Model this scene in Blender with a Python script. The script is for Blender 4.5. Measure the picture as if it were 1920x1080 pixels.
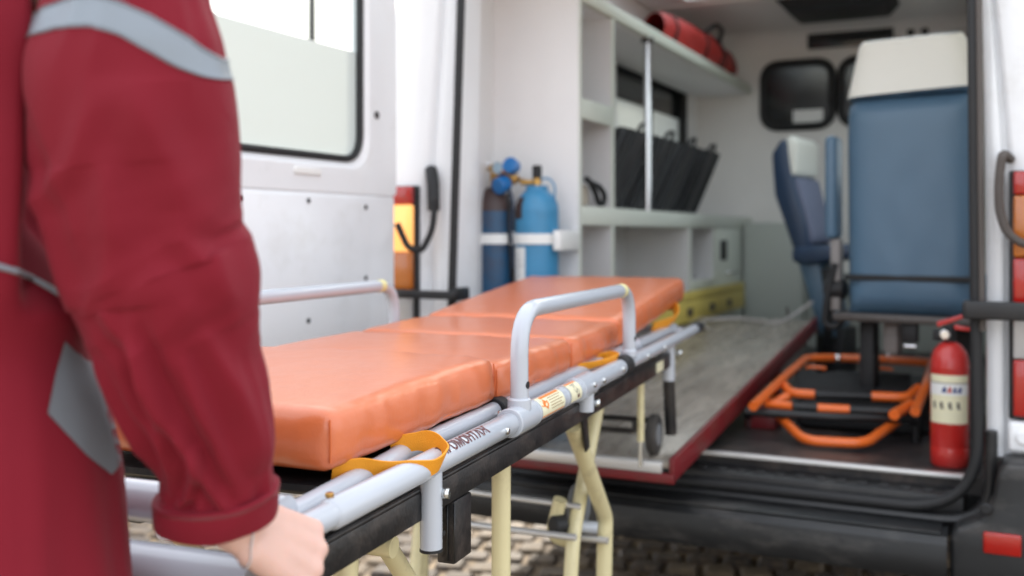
import bpy, bmesh, math, random
from mathutils import Vector, Matrix, noise
from mathutils.bvhtree import BVHTree

scene = bpy.context.scene
for _o in list(bpy.data.objects):
    bpy.data.objects.remove(_o)
R = math.radians
rnd = random.Random(7)

# ------------------------------------------------------------------ camera, world, sun, exposure
TH = R(26.0)
CT, ST = math.cos(TH), math.sin(TH)
EYE = 1.2
cam_data = bpy.data.cameras.new("camera")
cam_data.sensor_width = 36.0
cam_data.lens = 36.0 * 1900 / 1920
cam_data.shift_y = -100 / 1920
cam_data.clip_start = 0.05
cam_data.clip_end = 2000
cam_data.dof.use_dof = True
cam_data.dof.focus_distance = 1.45
cam_data.dof.aperture_fstop = 2.6
cam_data.dof.aperture_blades = 9
cam = bpy.data.objects.new("camera", cam_data)
scene.collection.objects.link(cam)
cam.location = (0, 0, EYE)
cam.rotation_euler = (R(90), 0, TH)
scene.camera = cam

SUN_ELEV, SUN_AZ = R(23), R(-19)      # azimuth measured from +Y, clockwise positive (towards +X)
world = bpy.data.worlds.new("World")
scene.world = world
world.use_nodes = True
wn, wl = world.node_tree.nodes, world.node_tree.links
wn.clear()
w_out = wn.new("ShaderNodeOutputWorld")
w_bg = wn.new("ShaderNodeBackground")
w_sky = wn.new("ShaderNodeTexSky")
w_sky.sky_type = 'NISHITA'
w_sky.sun_disc = False
w_sky.sun_elevation = SUN_ELEV
w_sky.sun_rotation = SUN_AZ
w_sky.air_density = 1.0
w_sky.dust_density = 4.0
w_sky.ozone_density = 1.0
w_mix = wn.new("ShaderNodeMixRGB")          # thin white cloud veil over the whole sky
w_mix.inputs[0].default_value = 0.7
w_mix.inputs[2].default_value = (8.3, 8.6, 9.1, 1)
wl.new(w_sky.outputs[0], w_mix.inputs[1])
wl.new(w_mix.outputs[0], w_bg.inputs[0])
w_bg.inputs[1].default_value = 0.13
wl.new(w_bg.outputs[0], w_out.inputs[0])

sun_d = bpy.data.lights.new("sun", 'SUN')
sun_d.energy = 2.6
sun_d.angle = R(1.5)
sun_d.color = (1.0, 0.90, 0.76)
sun = bpy.data.objects.new("sun", sun_d)
scene.collection.objects.link(sun)
_sd = Vector((math.sin(SUN_AZ) * math.cos(SUN_ELEV), math.cos(SUN_AZ) * math.cos(SUN_ELEV), math.sin(SUN_ELEV)))
sun.rotation_euler = _sd.to_track_quat('Z', 'Y').to_euler()
sun.location = (-6, 8, 9)

scene.view_settings.view_transform = 'Standard'
scene.view_settings.look = 'None'
scene.view_settings.gamma = 1
scene.view_settings.exposure = 1.28
scene.render.engine = 'CYCLES'
scene.cycles.max_bounces = 10
scene.cycles.diffuse_bounces = 8
scene.cycles.use_denoising = True
scene.cycles.sample_clamp_indirect = 8

# ------------------------------------------------------------------ survey helpers (photo pixel + known plane -> place)
def P(px, py, d):
    xr, yr = (px - 960) / 1900, (440 - py) / 1900
    return Vector((d * (xr * CT - ST), d * (xr * ST + CT), EYE + yr * d))
def onY(px, py, Y):
    return P(px, py, Y / ((px - 960) / 1900 * ST + CT))
def onX(px, py, X):
    return P(px, py, X / ((px - 960) / 1900 * CT - ST))
def onZ(px, py, z):
    return P(px, py, (EYE - z) * 1900 / (py - 440))

# ------------------------------------------------------------------ materials
MATS = {}
def mat(name, col, rough=0.5, metal=0.0, var=0.08, vscale=6.0, bump=0.0, bscale=60.0, coat=0.0,
        dirt=None, dirt_amt=0.0, dirt_scale=3.0, stretch=None, spec=0.5, rvar=0.1, trans=0.0, alpha=1.0,
        subsurf=0.0, bump2=0.0, b2scale=8.0, bdist=0.002, dirt_edge=0.12, sheen=0.0):
    if name in MATS:
        return MATS[name]
    m = bpy.data.materials.new(name)
    m.use_nodes = True
    nt = m.node_tree; n = nt.nodes; l = nt.links
    b = n["Principled BSDF"]
    b.inputs['Metallic'].default_value = metal
    b.inputs['Coat Weight'].default_value = coat if coat < 0.9 else 0.6
    b.inputs['Coat Roughness'].default_value = 0.12
    b.inputs['Specular IOR Level'].default_value = spec
    if trans: b.inputs['Transmission Weight'].default_value = trans
    if subsurf:
        b.inputs['Subsurface Weight'].default_value = subsurf
        b.inputs['Subsurface Radius'].default_value = (0.02, 0.008, 0.005)
        b.inputs['Subsurface Scale'].default_value = 0.5
    if sheen:
        b.inputs['Sheen Weight'].default_value = sheen
        b.inputs['Sheen Roughness'].default_value = 0.5
    tc = n.new("ShaderNodeTexCoord")
    src = tc.outputs['Object']
    if stretch:
        mp = n.new("ShaderNodeMapping"); mp.inputs['Scale'].default_value = stretch
        l.new(src, mp.inputs[0]); src = mp.outputs[0]
    nz = n.new("ShaderNodeTexNoise"); nz.inputs['Scale'].default_value = vscale
    nz.inputs['Detail'].default_value = 5; nz.inputs['Roughness'].default_value = 0.6
    l.new(src, nz.inputs['Vector'])
    mx = n.new("ShaderNodeMixRGB")
    mx.inputs[1].default_value = tuple(max(0, c * (1 - var)) for c in col) + (1,)
    mx.inputs[2].default_value = tuple(min(1, c * (1 + var)) for c in col) + (1,)
    l.new(nz.outputs['Fac'], mx.inputs[0])
    colout = mx.outputs[0]
    if dirt is not None:
        nd = n.new("ShaderNodeTexNoise"); nd.inputs['Scale'].default_value = dirt_scale
        nd.inputs['Detail'].default_value = 8; nd.inputs['Roughness'].default_value = 0.72
        l.new(src, nd.inputs['Vector'])
        rp = n.new("ShaderNodeValToRGB")
        rp.color_ramp.elements[0].position = max(0, 0.62 - dirt_amt * 0.3)
        rp.color_ramp.elements[1].position = min(1, 0.62 - dirt_amt * 0.3 + dirt_edge)
        l.new(nd.outputs['Fac'], rp.inputs[0])
        mm = n.new("ShaderNodeMath"); mm.operation = 'MULTIPLY'; mm.inputs[1].default_value = min(1, dirt_amt)
        l.new(rp.outputs[0], mm.inputs[0])
        md = n.new("ShaderNodeMixRGB"); md.inputs[2].default_value = tuple(dirt) + (1,)
        l.new(mm.outputs[0], md.inputs[0]); l.new(colout, md.inputs[1])
        colout = md.outputs[0]
    l.new(colout, b.inputs['Base Color'])
    mr = n.new("ShaderNodeMapRange")
    mr.inputs['To Min'].default_value = max(0.02, rough - rvar); mr.inputs['To Max'].default_value = min(1, rough + rvar)
    l.new(nz.outputs['Fac'], mr.inputs['Value']); l.new(mr.outputs[0], b.inputs['Roughness'])
    last = None
    for (amt, sc) in ((bump, bscale), (bump2, b2scale)):
        if amt:
            bn = n.new("ShaderNodeTexNoise"); bn.inputs['Scale'].default_value = sc; bn.inputs['Detail'].default_value = 3
            l.new(src, bn.inputs['Vector'])
            bp = n.new("ShaderNodeBump"); bp.inputs['Strength'].default_value = amt
            bp.inputs['Distance'].default_value = bdist if sc > 20 else bdist * 5
            l.new(bn.outputs['Fac'], bp.inputs['Height'])
            if last: l.new(last, bp.inputs['Normal'])
            last = bp.outputs[0]
    if last: l.new(last, b.inputs['Normal'])
    if alpha < 1: b.inputs['Alpha'].default_value = alpha
    if coat > 0.9: b.inputs['Coat Roughness'].default_value = 0.24
    MATS[name] = m
    return m

M_WHITE = mat("white_paint", (0.80, 0.81, 0.825), 0.32, var=0.03, coat=0.3, dirt=(0.5, 0.47, 0.42), dirt_amt=0.25, dirt_scale=2.2, bump2=0.05)
M_LINING = mat("white_lining", (0.80, 0.79, 0.785), 0.5, var=0.04, bump=0.12, bscale=300, dirt=(0.5, 0.46, 0.42), dirt_amt=0.2)
M_PART = mat("partition_lining", (0.80, 0.77, 0.74), 0.55, var=0.05, bump=0.1, bscale=200, dirt=(0.4, 0.37, 0.33), dirt_amt=0.2)
M_CEIL = mat("ceiling_lining", (0.80, 0.77, 0.75), 0.6, var=0.06, bump=0.1, bscale=200)
M_GREEN = mat("pale_green_laminate", (0.66, 0.69, 0.61), 0.42, var=0.04, dirt=(0.38, 0.38, 0.33), dirt_amt=0.15)
M_CABIN = mat("grey_cabinet_inside", (0.68, 0.67, 0.67), 0.5, var=0.06)
M_EDGE = mat("raw_board_edge", (0.45, 0.36, 0.27), 0.7)
M_BLACKPL = mat("black_plastic", (0.012, 0.012, 0.013), 0.42, var=0.3, bump=0.3, bscale=500, dirt=(0.06, 0.055, 0.05), dirt_amt=0.3, dirt_scale=5)
M_BUMP = mat("bumper_plastic", (0.014, 0.015, 0.016), 0.42, var=0.3, bump=0.3, bscale=400, dirt=(0.10, 0.092, 0.085), dirt_amt=0.4, dirt_scale=4, stretch=(1, 1, 3))
M_RUBBER = mat("black_rubber", (0.010, 0.010, 0.011), 0.6, var=0.2, bump=0.2, bscale=300)
M_RUBBERB = mat("brown_rubber", (0.075, 0.062, 0.055), 0.55, var=0.2, bump=0.2, bscale=300)
M_FLOOR = mat("van_floor_rubber", (0.028, 0.026, 0.027), 0.38, var=0.4, vscale=12, bump=0.5, bscale=120, dirt=(0.16, 0.12, 0.10), dirt_amt=0.45, dirt_scale=5)
M_ALU = mat("aluminium", (0.72, 0.71, 0.7), 0.4, 0.6, var=0.1, stretch=(1, 40, 40), bump=0.1)
M_CHROME = mat("polished_steel", (0.72, 0.72, 0.73), 0.18, 1.0, var=0.05)
M_BOLT = mat("zinc_bolt", (0.66, 0.68, 0.68), 0.25, 1.0, var=0.1, vscale=40)
M_TUBE = mat("grey_enamel_tube", (0.47, 0.50, 0.55), 0.25, 0.0, var=0.02, vscale=14, coat=0.4, rvar=0.04, bump=0.0, bscale=180, dirt=(0.35, 0.35, 0.36), dirt_amt=0.02, dirt_scale=26, dirt_edge=0.05)
M_CREAM = mat("cream_enamel_tube", (0.70, 0.62, 0.36), 0.38, 0.0, var=0.06, vscale=9, coat=0.2, bump=0.08, bscale=150, dirt=(0.26, 0.2, 0.11), dirt_amt=0.32, dirt_scale=14)
M_BLKM = mat("black_painted_steel", (0.010, 0.010, 0.011), 0.38, 0.0, var=0.4, vscale=22, bump=0.35, bscale=140, dirt=(0.075, 0.06, 0.052), dirt_amt=0.55, dirt_scale=16, dirt_edge=0.2, rvar=0.18)
M_REDM = mat("red_painted_steel", (0.17, 0.012, 0.016), 0.42, 0.0, var=0.25, dirt=(0.12, 0.05, 0.04), dirt_amt=0.45, dirt_scale=9)
M_ORANGEV = mat("orange_vinyl", (0.62, 0.150, 0.047), 0.38, 0.0, var=0.04, vscale=5, coat=0.92, bump=0.2, bscale=420, bump2=0.28, b2scale=16, dirt=(0.62, 0.17, 0.05), dirt_amt=0.2, dirt_scale=7, rvar=0.06)
M_ORANGESEAM = mat("orange_seam_thread", (0.66, 0.15, 0.04), 0.5)
M_STRAP = mat("amber_webbing", (0.86, 0.34, 0.015), 0.6, 0.0, var=0.08, vscale=60, bump=0.5, bscale=700, bump2=0.0)
M_ORANGEM = mat("orange_painted_tube", (0.85, 0.16, 0.02), 0.35, coat=0.3, var=0.06, dirt=(0.3, 0.08, 0.02), dirt_amt=0.2, dirt_scale=20)
M_CLOTHB = mat("black_cloth", (0.012, 0.012, 0.013), 0.8, bump=0.4, bscale=400)
M_CASE = mat("black_case_cloth", (0.028, 0.028, 0.03), 0.5, var=0.25, bump=0.3, bscale=300)
M_REDBAG = mat("red_nylon", (0.42, 0.03, 0.025), 0.55, var=0.15, bump=0.3, bscale=300, bump2=0.5, b2scale=12)
M_BLUEV = mat("blue_vinyl", (0.08, 0.15, 0.225), 0.36, var=0.08, vscale=3, bump=0.2, bscale=350, bump2=0.06, b2scale=8)
M_DKBLUEV = mat("dark_blue_vinyl", (0.025, 0.05, 0.10), 0.4, var=0.15, bump=0.2, bscale=300)
M_GREYV = mat("grey_blue_cloth", (0.16, 0.18, 0.26), 0.7, var=0.12, bump=0.2, bscale=400)
M_COVER = mat("cream_headrest_cover", (0.80, 0.80, 0.73), 0.42, var=0.04, bump=0.15, bscale=300, bump2=0.1, b2scale=6)
M_EXT = mat("extinguisher_red", (0.50, 0.022, 0.018), 0.3, coat=0.4, var=0.08, dirt=(0.45, 0.12, 0.1), dirt_amt=0.3, dirt_scale=4)
M_LABEL = mat("cream_label", (0.78, 0.74, 0.52), 0.5, var=0.06, vscale=30)
M_LABELW = mat("white_label", (0.80, 0.80, 0.78), 0.5, var=0.04, vscale=30)
M_INK = mat("dark_print", (0.04, 0.03, 0.04), 0.5)
M_INKR = mat("maroon_print", (0.11, 0.025, 0.03), 0.4)
M_INKB = mat("blue_print", (0.02, 0.05, 0.2), 0.4)
M_INKO = mat("orange_print", (0.75, 0.20, 0.02), 0.5)
M_CYLB = mat("dark_blue_cylinder", (0.015, 0.075, 0.16), 0.42, var=0.25, vscale=9, dirt=(0.05, 0.045, 0.06), dirt_amt=0.5, dirt_scale=9)
M_CYLL = mat("light_blue_cylinder", (0.045, 0.23, 0.42), 0.4, var=0.1, vscale=9, dirt=(0.05, 0.14, 0.22), dirt_amt=0.3, dirt_scale=8)
M_BROWN = mat("brown_shoulder_paint", (0.05, 0.028, 0.025), 0.5, var=0.25, vscale=14)
M_BRASS = mat("brass", (0.50, 0.30, 0.10), 0.3, 1.0, var=0.2, vscale=20)
M_BLUEPL = mat("blue_plastic", (0.012, 0.15, 0.42), 0.3, coat=0.3)
M_YEL = mat("yellow_plastic", (0.66, 0.52, 0.12), 0.5, var=0.1, dirt=(0.25, 0.18, 0.08), dirt_amt=0.3)
M_DECK = mat("worn_steel_deck", (0.40, 0.355, 0.30), 0.27, 0.15, var=0.35, vscale=7, bump=0.2, bscale=80, dirt=(0.12, 0.10, 0.08), dirt_amt=0.7, dirt_scale=6, stretch=(2.5, 0.6, 1), dirt_edge=0.3)
M_SKIN = mat("skin", (0.66, 0.42, 0.35), 0.5, var=0.10, vscale=30, bump=0.15, bscale=260, subsurf=0.25, spec=0.4)
M_JACKET = mat("crimson_workwear", (0.190, 0.006, 0.017), 0.75, spec=0.22, var=0.10, vscale=4, bump=0.55, bscale=900, bump2=0.35, b2scale=11, bdist=0.0012, sheen=0.04)
M_GREYP = mat("grey_patch_cloth", (0.16, 0.18, 0.20), 0.65, var=0.1, bump=0.3, bscale=700)
M_REFL = mat("silver_reflective_tape", (0.22, 0.25, 0.285), 0.4, 0.25, var=0.06, bump=0.2, bscale=700)
M_HAIR = mat("brown_hair", (0.07, 0.04, 0.025), 0.5, var=0.3, stretch=(8, 8, 1), bump=0.5, bscale=120)
M_SHOE = mat("black_leather", (0.02, 0.02, 0.02), 0.4)
M_MORTAR = mat("sandy_joint", (0.34, 0.28, 0.20), 0.95, var=0.3, vscale=20, bump=0.8, bscale=60)
M_ASPHALT = mat("yard_ground", (0.26, 0.235, 0.20), 0.9, var=0.2, vscale=8, bump=0.5, bscale=50)
M_TYRE = mat("tyre_rubber", (0.03, 0.028, 0.027), 0.75, var=0.3, bump=0.3, bscale=100, dirt=(0.12, 0.1, 0.08), dirt_amt=0.5)
M_WHEELG = mat("grey_wheel_plastic", (0.20, 0.21, 0.22), 0.45, var=0.1)
M_WALLB = mat("pale_render_wall", (0.70, 0.68, 0.64), 0.9, var=0.05)
M_PINE = mat("dark_needles", (0.03, 0.045, 0.025), 0.8)
M_SCREEN = mat("dark_glossy_panel", (0.012, 0.014, 0.016), 0.15, var=0.2, coat=0.3)
M_DKGREY = mat("dark_grey_steel", (0.10, 0.09, 0.085), 0.45, 0.5, var=0.2)

def lamp_glass(name, col, emis=0.0):
    m = mat(name, col, 0.12, var=0.12, vscale=30, coat=0.6, trans=0.55, bump=0.35, bscale=90)
    return m
M_LAMPR = lamp_glass("red_lens", (0.80, 0.02, 0.012))
M_LAMPO = lamp_glass("orange_lens", (0.95, 0.25, 0.02))
M_LAMPC = lamp_glass("clear_lens", (0.85, 0.82, 0.80))

def glass_mat(name, col, rough, alpha):
    m = bpy.data.materials.new(name); m.use_nodes = True
    nt = m.node_tree; n = nt.nodes; l = nt.links
    n.clear()
    o = n.new("ShaderNodeOutputMaterial"); mixs = n.new("ShaderNodeMixShader")
    tr = n.new("ShaderNodeBsdfTransparent"); tr.inputs[0].default_value = tuple(col) + (1,)
    gl = n.new("ShaderNodeBsdfGlossy"); gl.inputs['Roughness'].default_value = rough
    fr = n.new("ShaderNodeLayerWeight"); fr.inputs[0].default_value = 0.18
    pw = n.new("ShaderNodeMath"); pw.operation = 'POWER'; pw.inputs[1].default_value = 3.0
    l.new(fr.outputs['Facing'], pw.inputs[0])
    l.new(pw.outputs[0], mixs.inputs[0]); l.new(tr.outputs[0], mixs.inputs[1]); l.new(gl.outputs[0], mixs.inputs[2])
    l.new(mixs.outputs[0], o.inputs[0])
    return m
M_GLASS = glass_mat("clear_glass", (0.86, 0.9, 0.9), 0.03, 0.2)
def frosted(name, col, tw=0.6):
    m = bpy.data.materials.new(name); m.use_nodes = True
    nt = m.node_tree; n = nt.nodes; l = nt.links
    n.clear()
    o = n.new("ShaderNodeOutputMaterial"); mixs = n.new("ShaderNodeMixShader"); mix2 = n.new("ShaderNodeMixShader")
    df = n.new("ShaderNodeBsdfDiffuse"); df.inputs[0].default_value = tuple(col) + (1,)
    tl = n.new("ShaderNodeBsdfTranslucent"); tl.inputs[0].default_value = tuple(col) + (1,)
    gl = n.new("ShaderNodeBsdfGlossy"); gl.inputs['Roughness'].default_value = 0.12
    lw = n.new("ShaderNodeLayerWeight"); lw.inputs[0].default_value = 0.2
    fr = n.new("ShaderNodeMath"); fr.operation = 'POWER'; fr.inputs[1].default_value = 3.0
    l.new(lw.outputs['Facing'], fr.inputs[0])
    mixs.inputs[0].default_value = tw
    l.new(df.outputs[0], mixs.inputs[1]); l.new(tl.outputs[0], mixs.inputs[2])
    l.new(fr.outputs[0], mix2.inputs[0]); l.new(mixs.outputs[0], mix2.inputs[1]); l.new(gl.outputs[0], mix2.inputs[2])
    l.new(mix2.outputs[0], o.inputs[0])
    return m
M_FROST = frosted("frosted_film", (0.70, 0.735, 0.725), 0.66)

# ------------------------------------------------------------------ mesh helpers
class MB:
    def __init__(self):
        self.v = []; self.f = []; self.s = []
    def add(self, vs, fs, smooth=True, mx=None):
        o = len(self.v)
        if mx is not None: vs = [mx @ Vector(p) for p in vs]
        self.v += [tuple(p) for p in vs]
        self.f += [tuple(i + o for i in f) for f in fs]
        self.s += [smooth] * len(fs)
        return self
    def bm(self, b, smooth=False, mx=None):
        b.verts.ensure_lookup_table(); b.verts.index_update()
        self.add([v.co.copy() for v in b.verts], [[v.index for v in f.verts] for f in b.faces], smooth, mx)
        b.free(); return self
    def box(self, x0, x1, y0, y1, z0, z1, bev=0.0, seg=2, mx=None, smooth=None):
        b = bmesh.new(); bmesh.ops.create_cube(b, size=1)
        for v in b.verts:
            v.co = Vector(((x0 + x1) / 2 + v.co.x * (x1 - x0), (y0 + y1) / 2 + v.co.y * (y1 - y0), (z0 + z1) / 2 + v.co.z * (z1 - z0)))
        if bev: bmesh.ops.bevel(b, geom=list(b.edges), offset=bev, segments=seg, profile=0.5, affect='EDGES')
        return self.bm(b, bool(bev) if smooth is None else smooth, mx)
    def prism(self, pts, d, bev=0.0, mx=None, seg=2):
        """closed polygon of 3d points extruded by vector d"""
        b = bmesh.new()
        vs = [b.verts.new(p) for p in pts]
        f = b.faces.new(vs)
        r = bmesh.ops.extrude_face_region(b, geom=[f])
        bmesh.ops.translate(b, vec=Vector(d), verts=[e for e in r['geom'] if isinstance(e, bmesh.types.BMVert)])
        bmesh.ops.recalc_face_normals(b, faces=list(b.faces))
        if bev: bmesh.ops.bevel(b, geom=list(b.edges), offset=bev, segments=seg, profile=0.5, affect='EDGES')
        return self.bm(b, bool(bev), mx)
    def tube(self, pts, r, seg=14, fillet=0.0, cap=True, closed=False, mx=None, flat=None, radii=None):
        pts = [Vector(p) for p in pts]
        if fillet: pts = fil(pts, fillet, closed)
        n = len(pts)
        T = []
        for i in range(n):
            if closed: a, c = pts[i - 1], pts[(i + 1) % n]
            else: a, c = pts[max(0, i - 1)], pts[min(n - 1, i + 1)]
            T.append((c - a).normalized())
        up = Vector((0, 0, 1)) if abs(T[0].z) < 0.9 else Vector((1, 0, 0))
        N = (up - T[0] * up.dot(T[0])).normalized()
        vs = []; fs = []
        for i in range(n):
            N = (N - T[i] * N.dot(T[i])).normalized()
            B = T[i].cross(N)
            rr = radii[i] if radii else r
            for k in range(seg):
                a = 2 * math.pi * k / seg
                ru, rv = (rr, rr) if flat is None else flat
                vs.append(pts[i] + N * (math.cos(a) * ru) + B * (math.sin(a) * rv))
        m = n if closed else n - 1
        for i in range(m):
            for k in range(seg):
                a, b2 = i * seg + k, i * seg + (k + 1) % seg
                c, d = ((i + 1) % n) * seg + (k + 1) % seg, ((i + 1) % n) * seg + k
                fs.append((a, b2, c, d))
        self.add(vs, fs, True, mx)
        if cap and not closed:
            o = len(self.v)
            self.add([vs[k] for k in range(seg)][::-1], [tuple(range(seg))], False, mx)
            self.add([vs[(n - 1) * seg + k] for k in range(seg)], [tuple(range(seg))], False, mx)
        return self
    def cyl(self, a, b, r, seg=18, bev=0.0, mx=None):
        a, b = Vector(a), Vector(b); d = (b - a).normalized(); L = (b - a).length
        if bev:
            return self.tube([a, a + d * 1e-4, a + d * bev, b - d * bev, b - d * 1e-4, b], r, seg, radii=[r - bev, r - bev * 0.9, r, r, r - bev * 0.9, r - bev], mx=mx)
        return self.tube([a, b], r, seg, mx=mx)
    def lathe(self, prof, seg=28, mx=None, cap=True):
        vs = []; fs = []
        for (r, z) in prof:
            for k in range(seg):
                a = 2 * math.pi * k / seg
                vs.append((r * math.cos(a), r * math.sin(a), z))
        for i in range(len(prof) - 1):
            for k in range(seg):
                fs.append((i * seg + k, i * seg + (k + 1) % seg, (i + 1) * seg + (k + 1) % seg, (i + 1) * seg + k))
        if cap:
            fs.append(tuple(range(seg))[::-1]); fs.append(tuple((len(prof) - 1) * seg + k for k in range(seg)))
        return self.add(vs, fs, True, mx)
    def grid(self, fn, nu, nv, smooth=True, closed_u=False):
        vs = [fn(i / (nu if closed_u else nu - 1), j / (nv - 1)) for i in range(nu) for j in range(nv)]
        fs = []
        for i in range(nu if closed_u else nu - 1):
            i2 = (i + 1) % nu
            for j in range(nv - 1):
                fs.append((i * nv + j, i2 * nv + j, i2 * nv + j + 1, i * nv + j + 1))
        return self.add(vs, fs, smooth)
    def sphere(self, c, rx, ry=None, rz=None, seg=16, mx=None):
        ry = ry or rx; rz = rz or rx; c = Vector(c)
        prof = 9
        vs = []; fs = []
        for i in range(prof + 1):
            th = math.pi * i / prof
            for k in range(seg):
                a = 2 * math.pi * k / seg
                vs.append(c + Vector((rx * math.sin(th) * math.cos(a), ry * math.sin(th) * math.sin(a), -rz * math.cos(th))))
        for i in range(prof):
            for k in range(seg):
                fs.append((i * seg + k, i * seg + (k + 1) % seg, (i + 1) * seg + (k + 1) % seg, (i + 1) * seg + k))
        return self.add(vs, fs, True, mx)
    def build(self, name, material, parent=None, angle=38):
        me = bpy.data.meshes.new(name)
        me.from_pydata(self.v, [], self.f)
        me.polygons.foreach_set("use_smooth", self.s)
        b = bmesh.new(); b.from_mesh(me)
        bmesh.ops.remove_doubles(b, verts=list(b.verts), dist=2e-5)
        bmesh.ops.recalc_face_normals(b, faces=list(b.faces))
        for e in b.edges:
            if len(e.link_faces) == 2:
                fa = e.link_faces
                if fa[0].normal.length > 0 and fa[1].normal.length > 0 and fa[0].normal.angle(fa[1].normal, 0) > R(angle):
                    e.smooth = False
        b.to_mesh(me); b.free()
        me.materials.append(material)
        o = bpy.data.objects.new(name, me)
        scene.collection.objects.link(o)
        if parent is not None: o.parent = parent
        return o

def fil(pts, r, closed=False, n=7):
    out = []; m = len(pts)
    for i in range(m):
        if not closed and (i == 0 or i == m - 1):
            out.append(pts[i]); continue
        a, p, c = pts[i - 1], pts[i], pts[(i + 1) % m]
        da, dc = (a - p), (c - p)
        k = min(r, da.length * 0.48, dc.length * 0.48)
        if k < 1e-5: out.append(p); continue
        s, e = p + da.normalized() * k, p + dc.normalized() * k
        for j in range(n + 1):
            t = j / n
            out.append(s * (1 - t) ** 2 + p * (2 * t * (1 - t)) + e * t * t)
    return out

def cushion_fn(a, b, h, r, puff=0.0, n=(20, 24, 6), wr=0.0, seed=0.0, side_puff=0.0):
    """rounded, slightly bulging block centred in x,y with z from 0 to h -> MB"""
    bmh = bmesh.new()
    bmesh.ops.create_cube(bmh, size=1)
    mb = MB()
    # build from six grids for even detail
    nx, ny, nz = n
    def shape(u, v, w):
        p = Vector((u * a, v * b, w * h / 2))
        ax, by, hz = a - r, b - r, h / 2 - r
        q = Vector((max(-ax, min(ax, p.x)), max(-by, min(by, p.y)), max(-hz, min(hz, p.z))))
        d = p - q
        if d.length > 1e-9: p = q + d.normalized() * r
        fx, fy = 1 - (p.x / a) ** 2, 1 - (p.y / b) ** 2
        fx, fy = max(0, fx), max(0, fy)
        if p.z > 0: p.z += puff * (fx * fy) ** 0.45
        sp = side_puff * (1 - (p.z / (h / 2)) ** 2 if abs(p.z) < h / 2 else 0)
        p.x += math.copysign(sp * min(1, fy * 3), p.x) * (abs(p.x) / a) ** 4
        p.y += math.copysign(sp * min(1, fx * 3), p.y) * (abs(p.y) / b) ** 4
        if wr:
            ly = max(0.0, b - abs(p.y)); lx = max(0.0, a - abs(p.x))
            if abs(p.x) > a * .9:
                p.x += math.copysign(1, p.x) * (-0.004 * math.exp(-ly / .012) + 0.0035 * math.exp(-ly / .05) * noise.noise(Vector((p.z * 45, p.y * 25, seed))) + 0.0017 * noise.noise(Vector((p.y * 34 + p.z * 18, p.z * 9, seed + 2))))
            if p.z > 0: p.z += 0.0035 * math.exp(-ly / .06) * noise.noise(Vector((p.x * 28, p.y * 9, seed + 7))) - 0.004 * math.exp(-ly / .010)
            e = max((abs(p.x) / a), (abs(p.y) / b)) ** 4
            nzv = noise.noise(Vector((p.x * 22, p.y * 22, p.z * 9 + seed))) + 0.5 * noise.noise(Vector((p.x * 60, p.y * 60, p.z * 14 + seed)))
            p += p.normalized() * wr * nzv * (0.25 + e)
        p.z += h / 2
        return p
    def face(fn, na, nb):
        vs = [fn(-1 + 2 * i / na, -1 + 2 * j / nb) for i in range(na + 1) for j in range(nb + 1)]
        fs = [(i * (nb + 1) + j, (i + 1) * (nb + 1) + j, (i + 1) * (nb + 1) + j + 1, i * (nb + 1) + j + 1) for i in range(na) for j in range(nb)]
        mb.add(vs, fs, True)
    g = lambda t: math.copysign(1 - (1 - abs(t)) ** 1.35, t)      # denser near the edges
    face(lambda i, j: shape(g(i), g(j), 1), nx, ny)
    face(lambda i, j: shape(g(i), g(j), -1), nx, ny)
    face(lambda i, j: shape(1, g(i), g(j)), ny, nz)
    face(lambda i, j: shape(-1, g(i), g(j)), ny, nz)
    face(lambda i, j: shape(g(i), 1, g(j)), nx, nz)
    face(lambda i, j: shape(g(i), -1, g(j)), nx, nz)
    bmh.free()
    return mb

def empty(name, loc=(0, 0, 0), rz=0.0, label=None, cat=None, group=None):
    o = bpy.data.objects.new(name, None)
    o.location = loc; o.rotation_euler = (0, 0, rz)
    o.empty_display_size = 0.05
    scene.collection.objects.link(o)
    if label: o['label'] = label
    if cat: o['category'] = cat
    if group: o['group'] = group
    return o
def tag(o, label=None, cat=None, group=None, kind=None):
    if label: o['label'] = label
    if cat: o['category'] = cat
    if group: o['group'] = group
    if kind: o['kind'] = kind
    return o
def dup(o, parent=None):
    c = o.copy(); scene.collection.objects.link(c); c.parent = parent
    for ch in list(o.children): dup(ch, c)
    return c
def text_mesh(s, size, bold=0.0):
    cu = bpy.data.curves.new("lettering", 'FONT'); cu.body = s; cu.size = size; cu.offset = bold
    cu.align_x = 'LEFT'
    to = bpy.data.objects.new("lettering", cu); scene.collection.objects.link(to)
    dg = bpy.context.evaluated_depsgraph_get()
    me = bpy.data.meshes.new_from_object(to.evaluated_get(dg))
    bpy.data.objects.remove(to); bpy.data.curves.remove(cu)
    b = bmesh.new(); b.from_mesh(me); bpy.data.meshes.remove(me)
    return b

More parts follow.
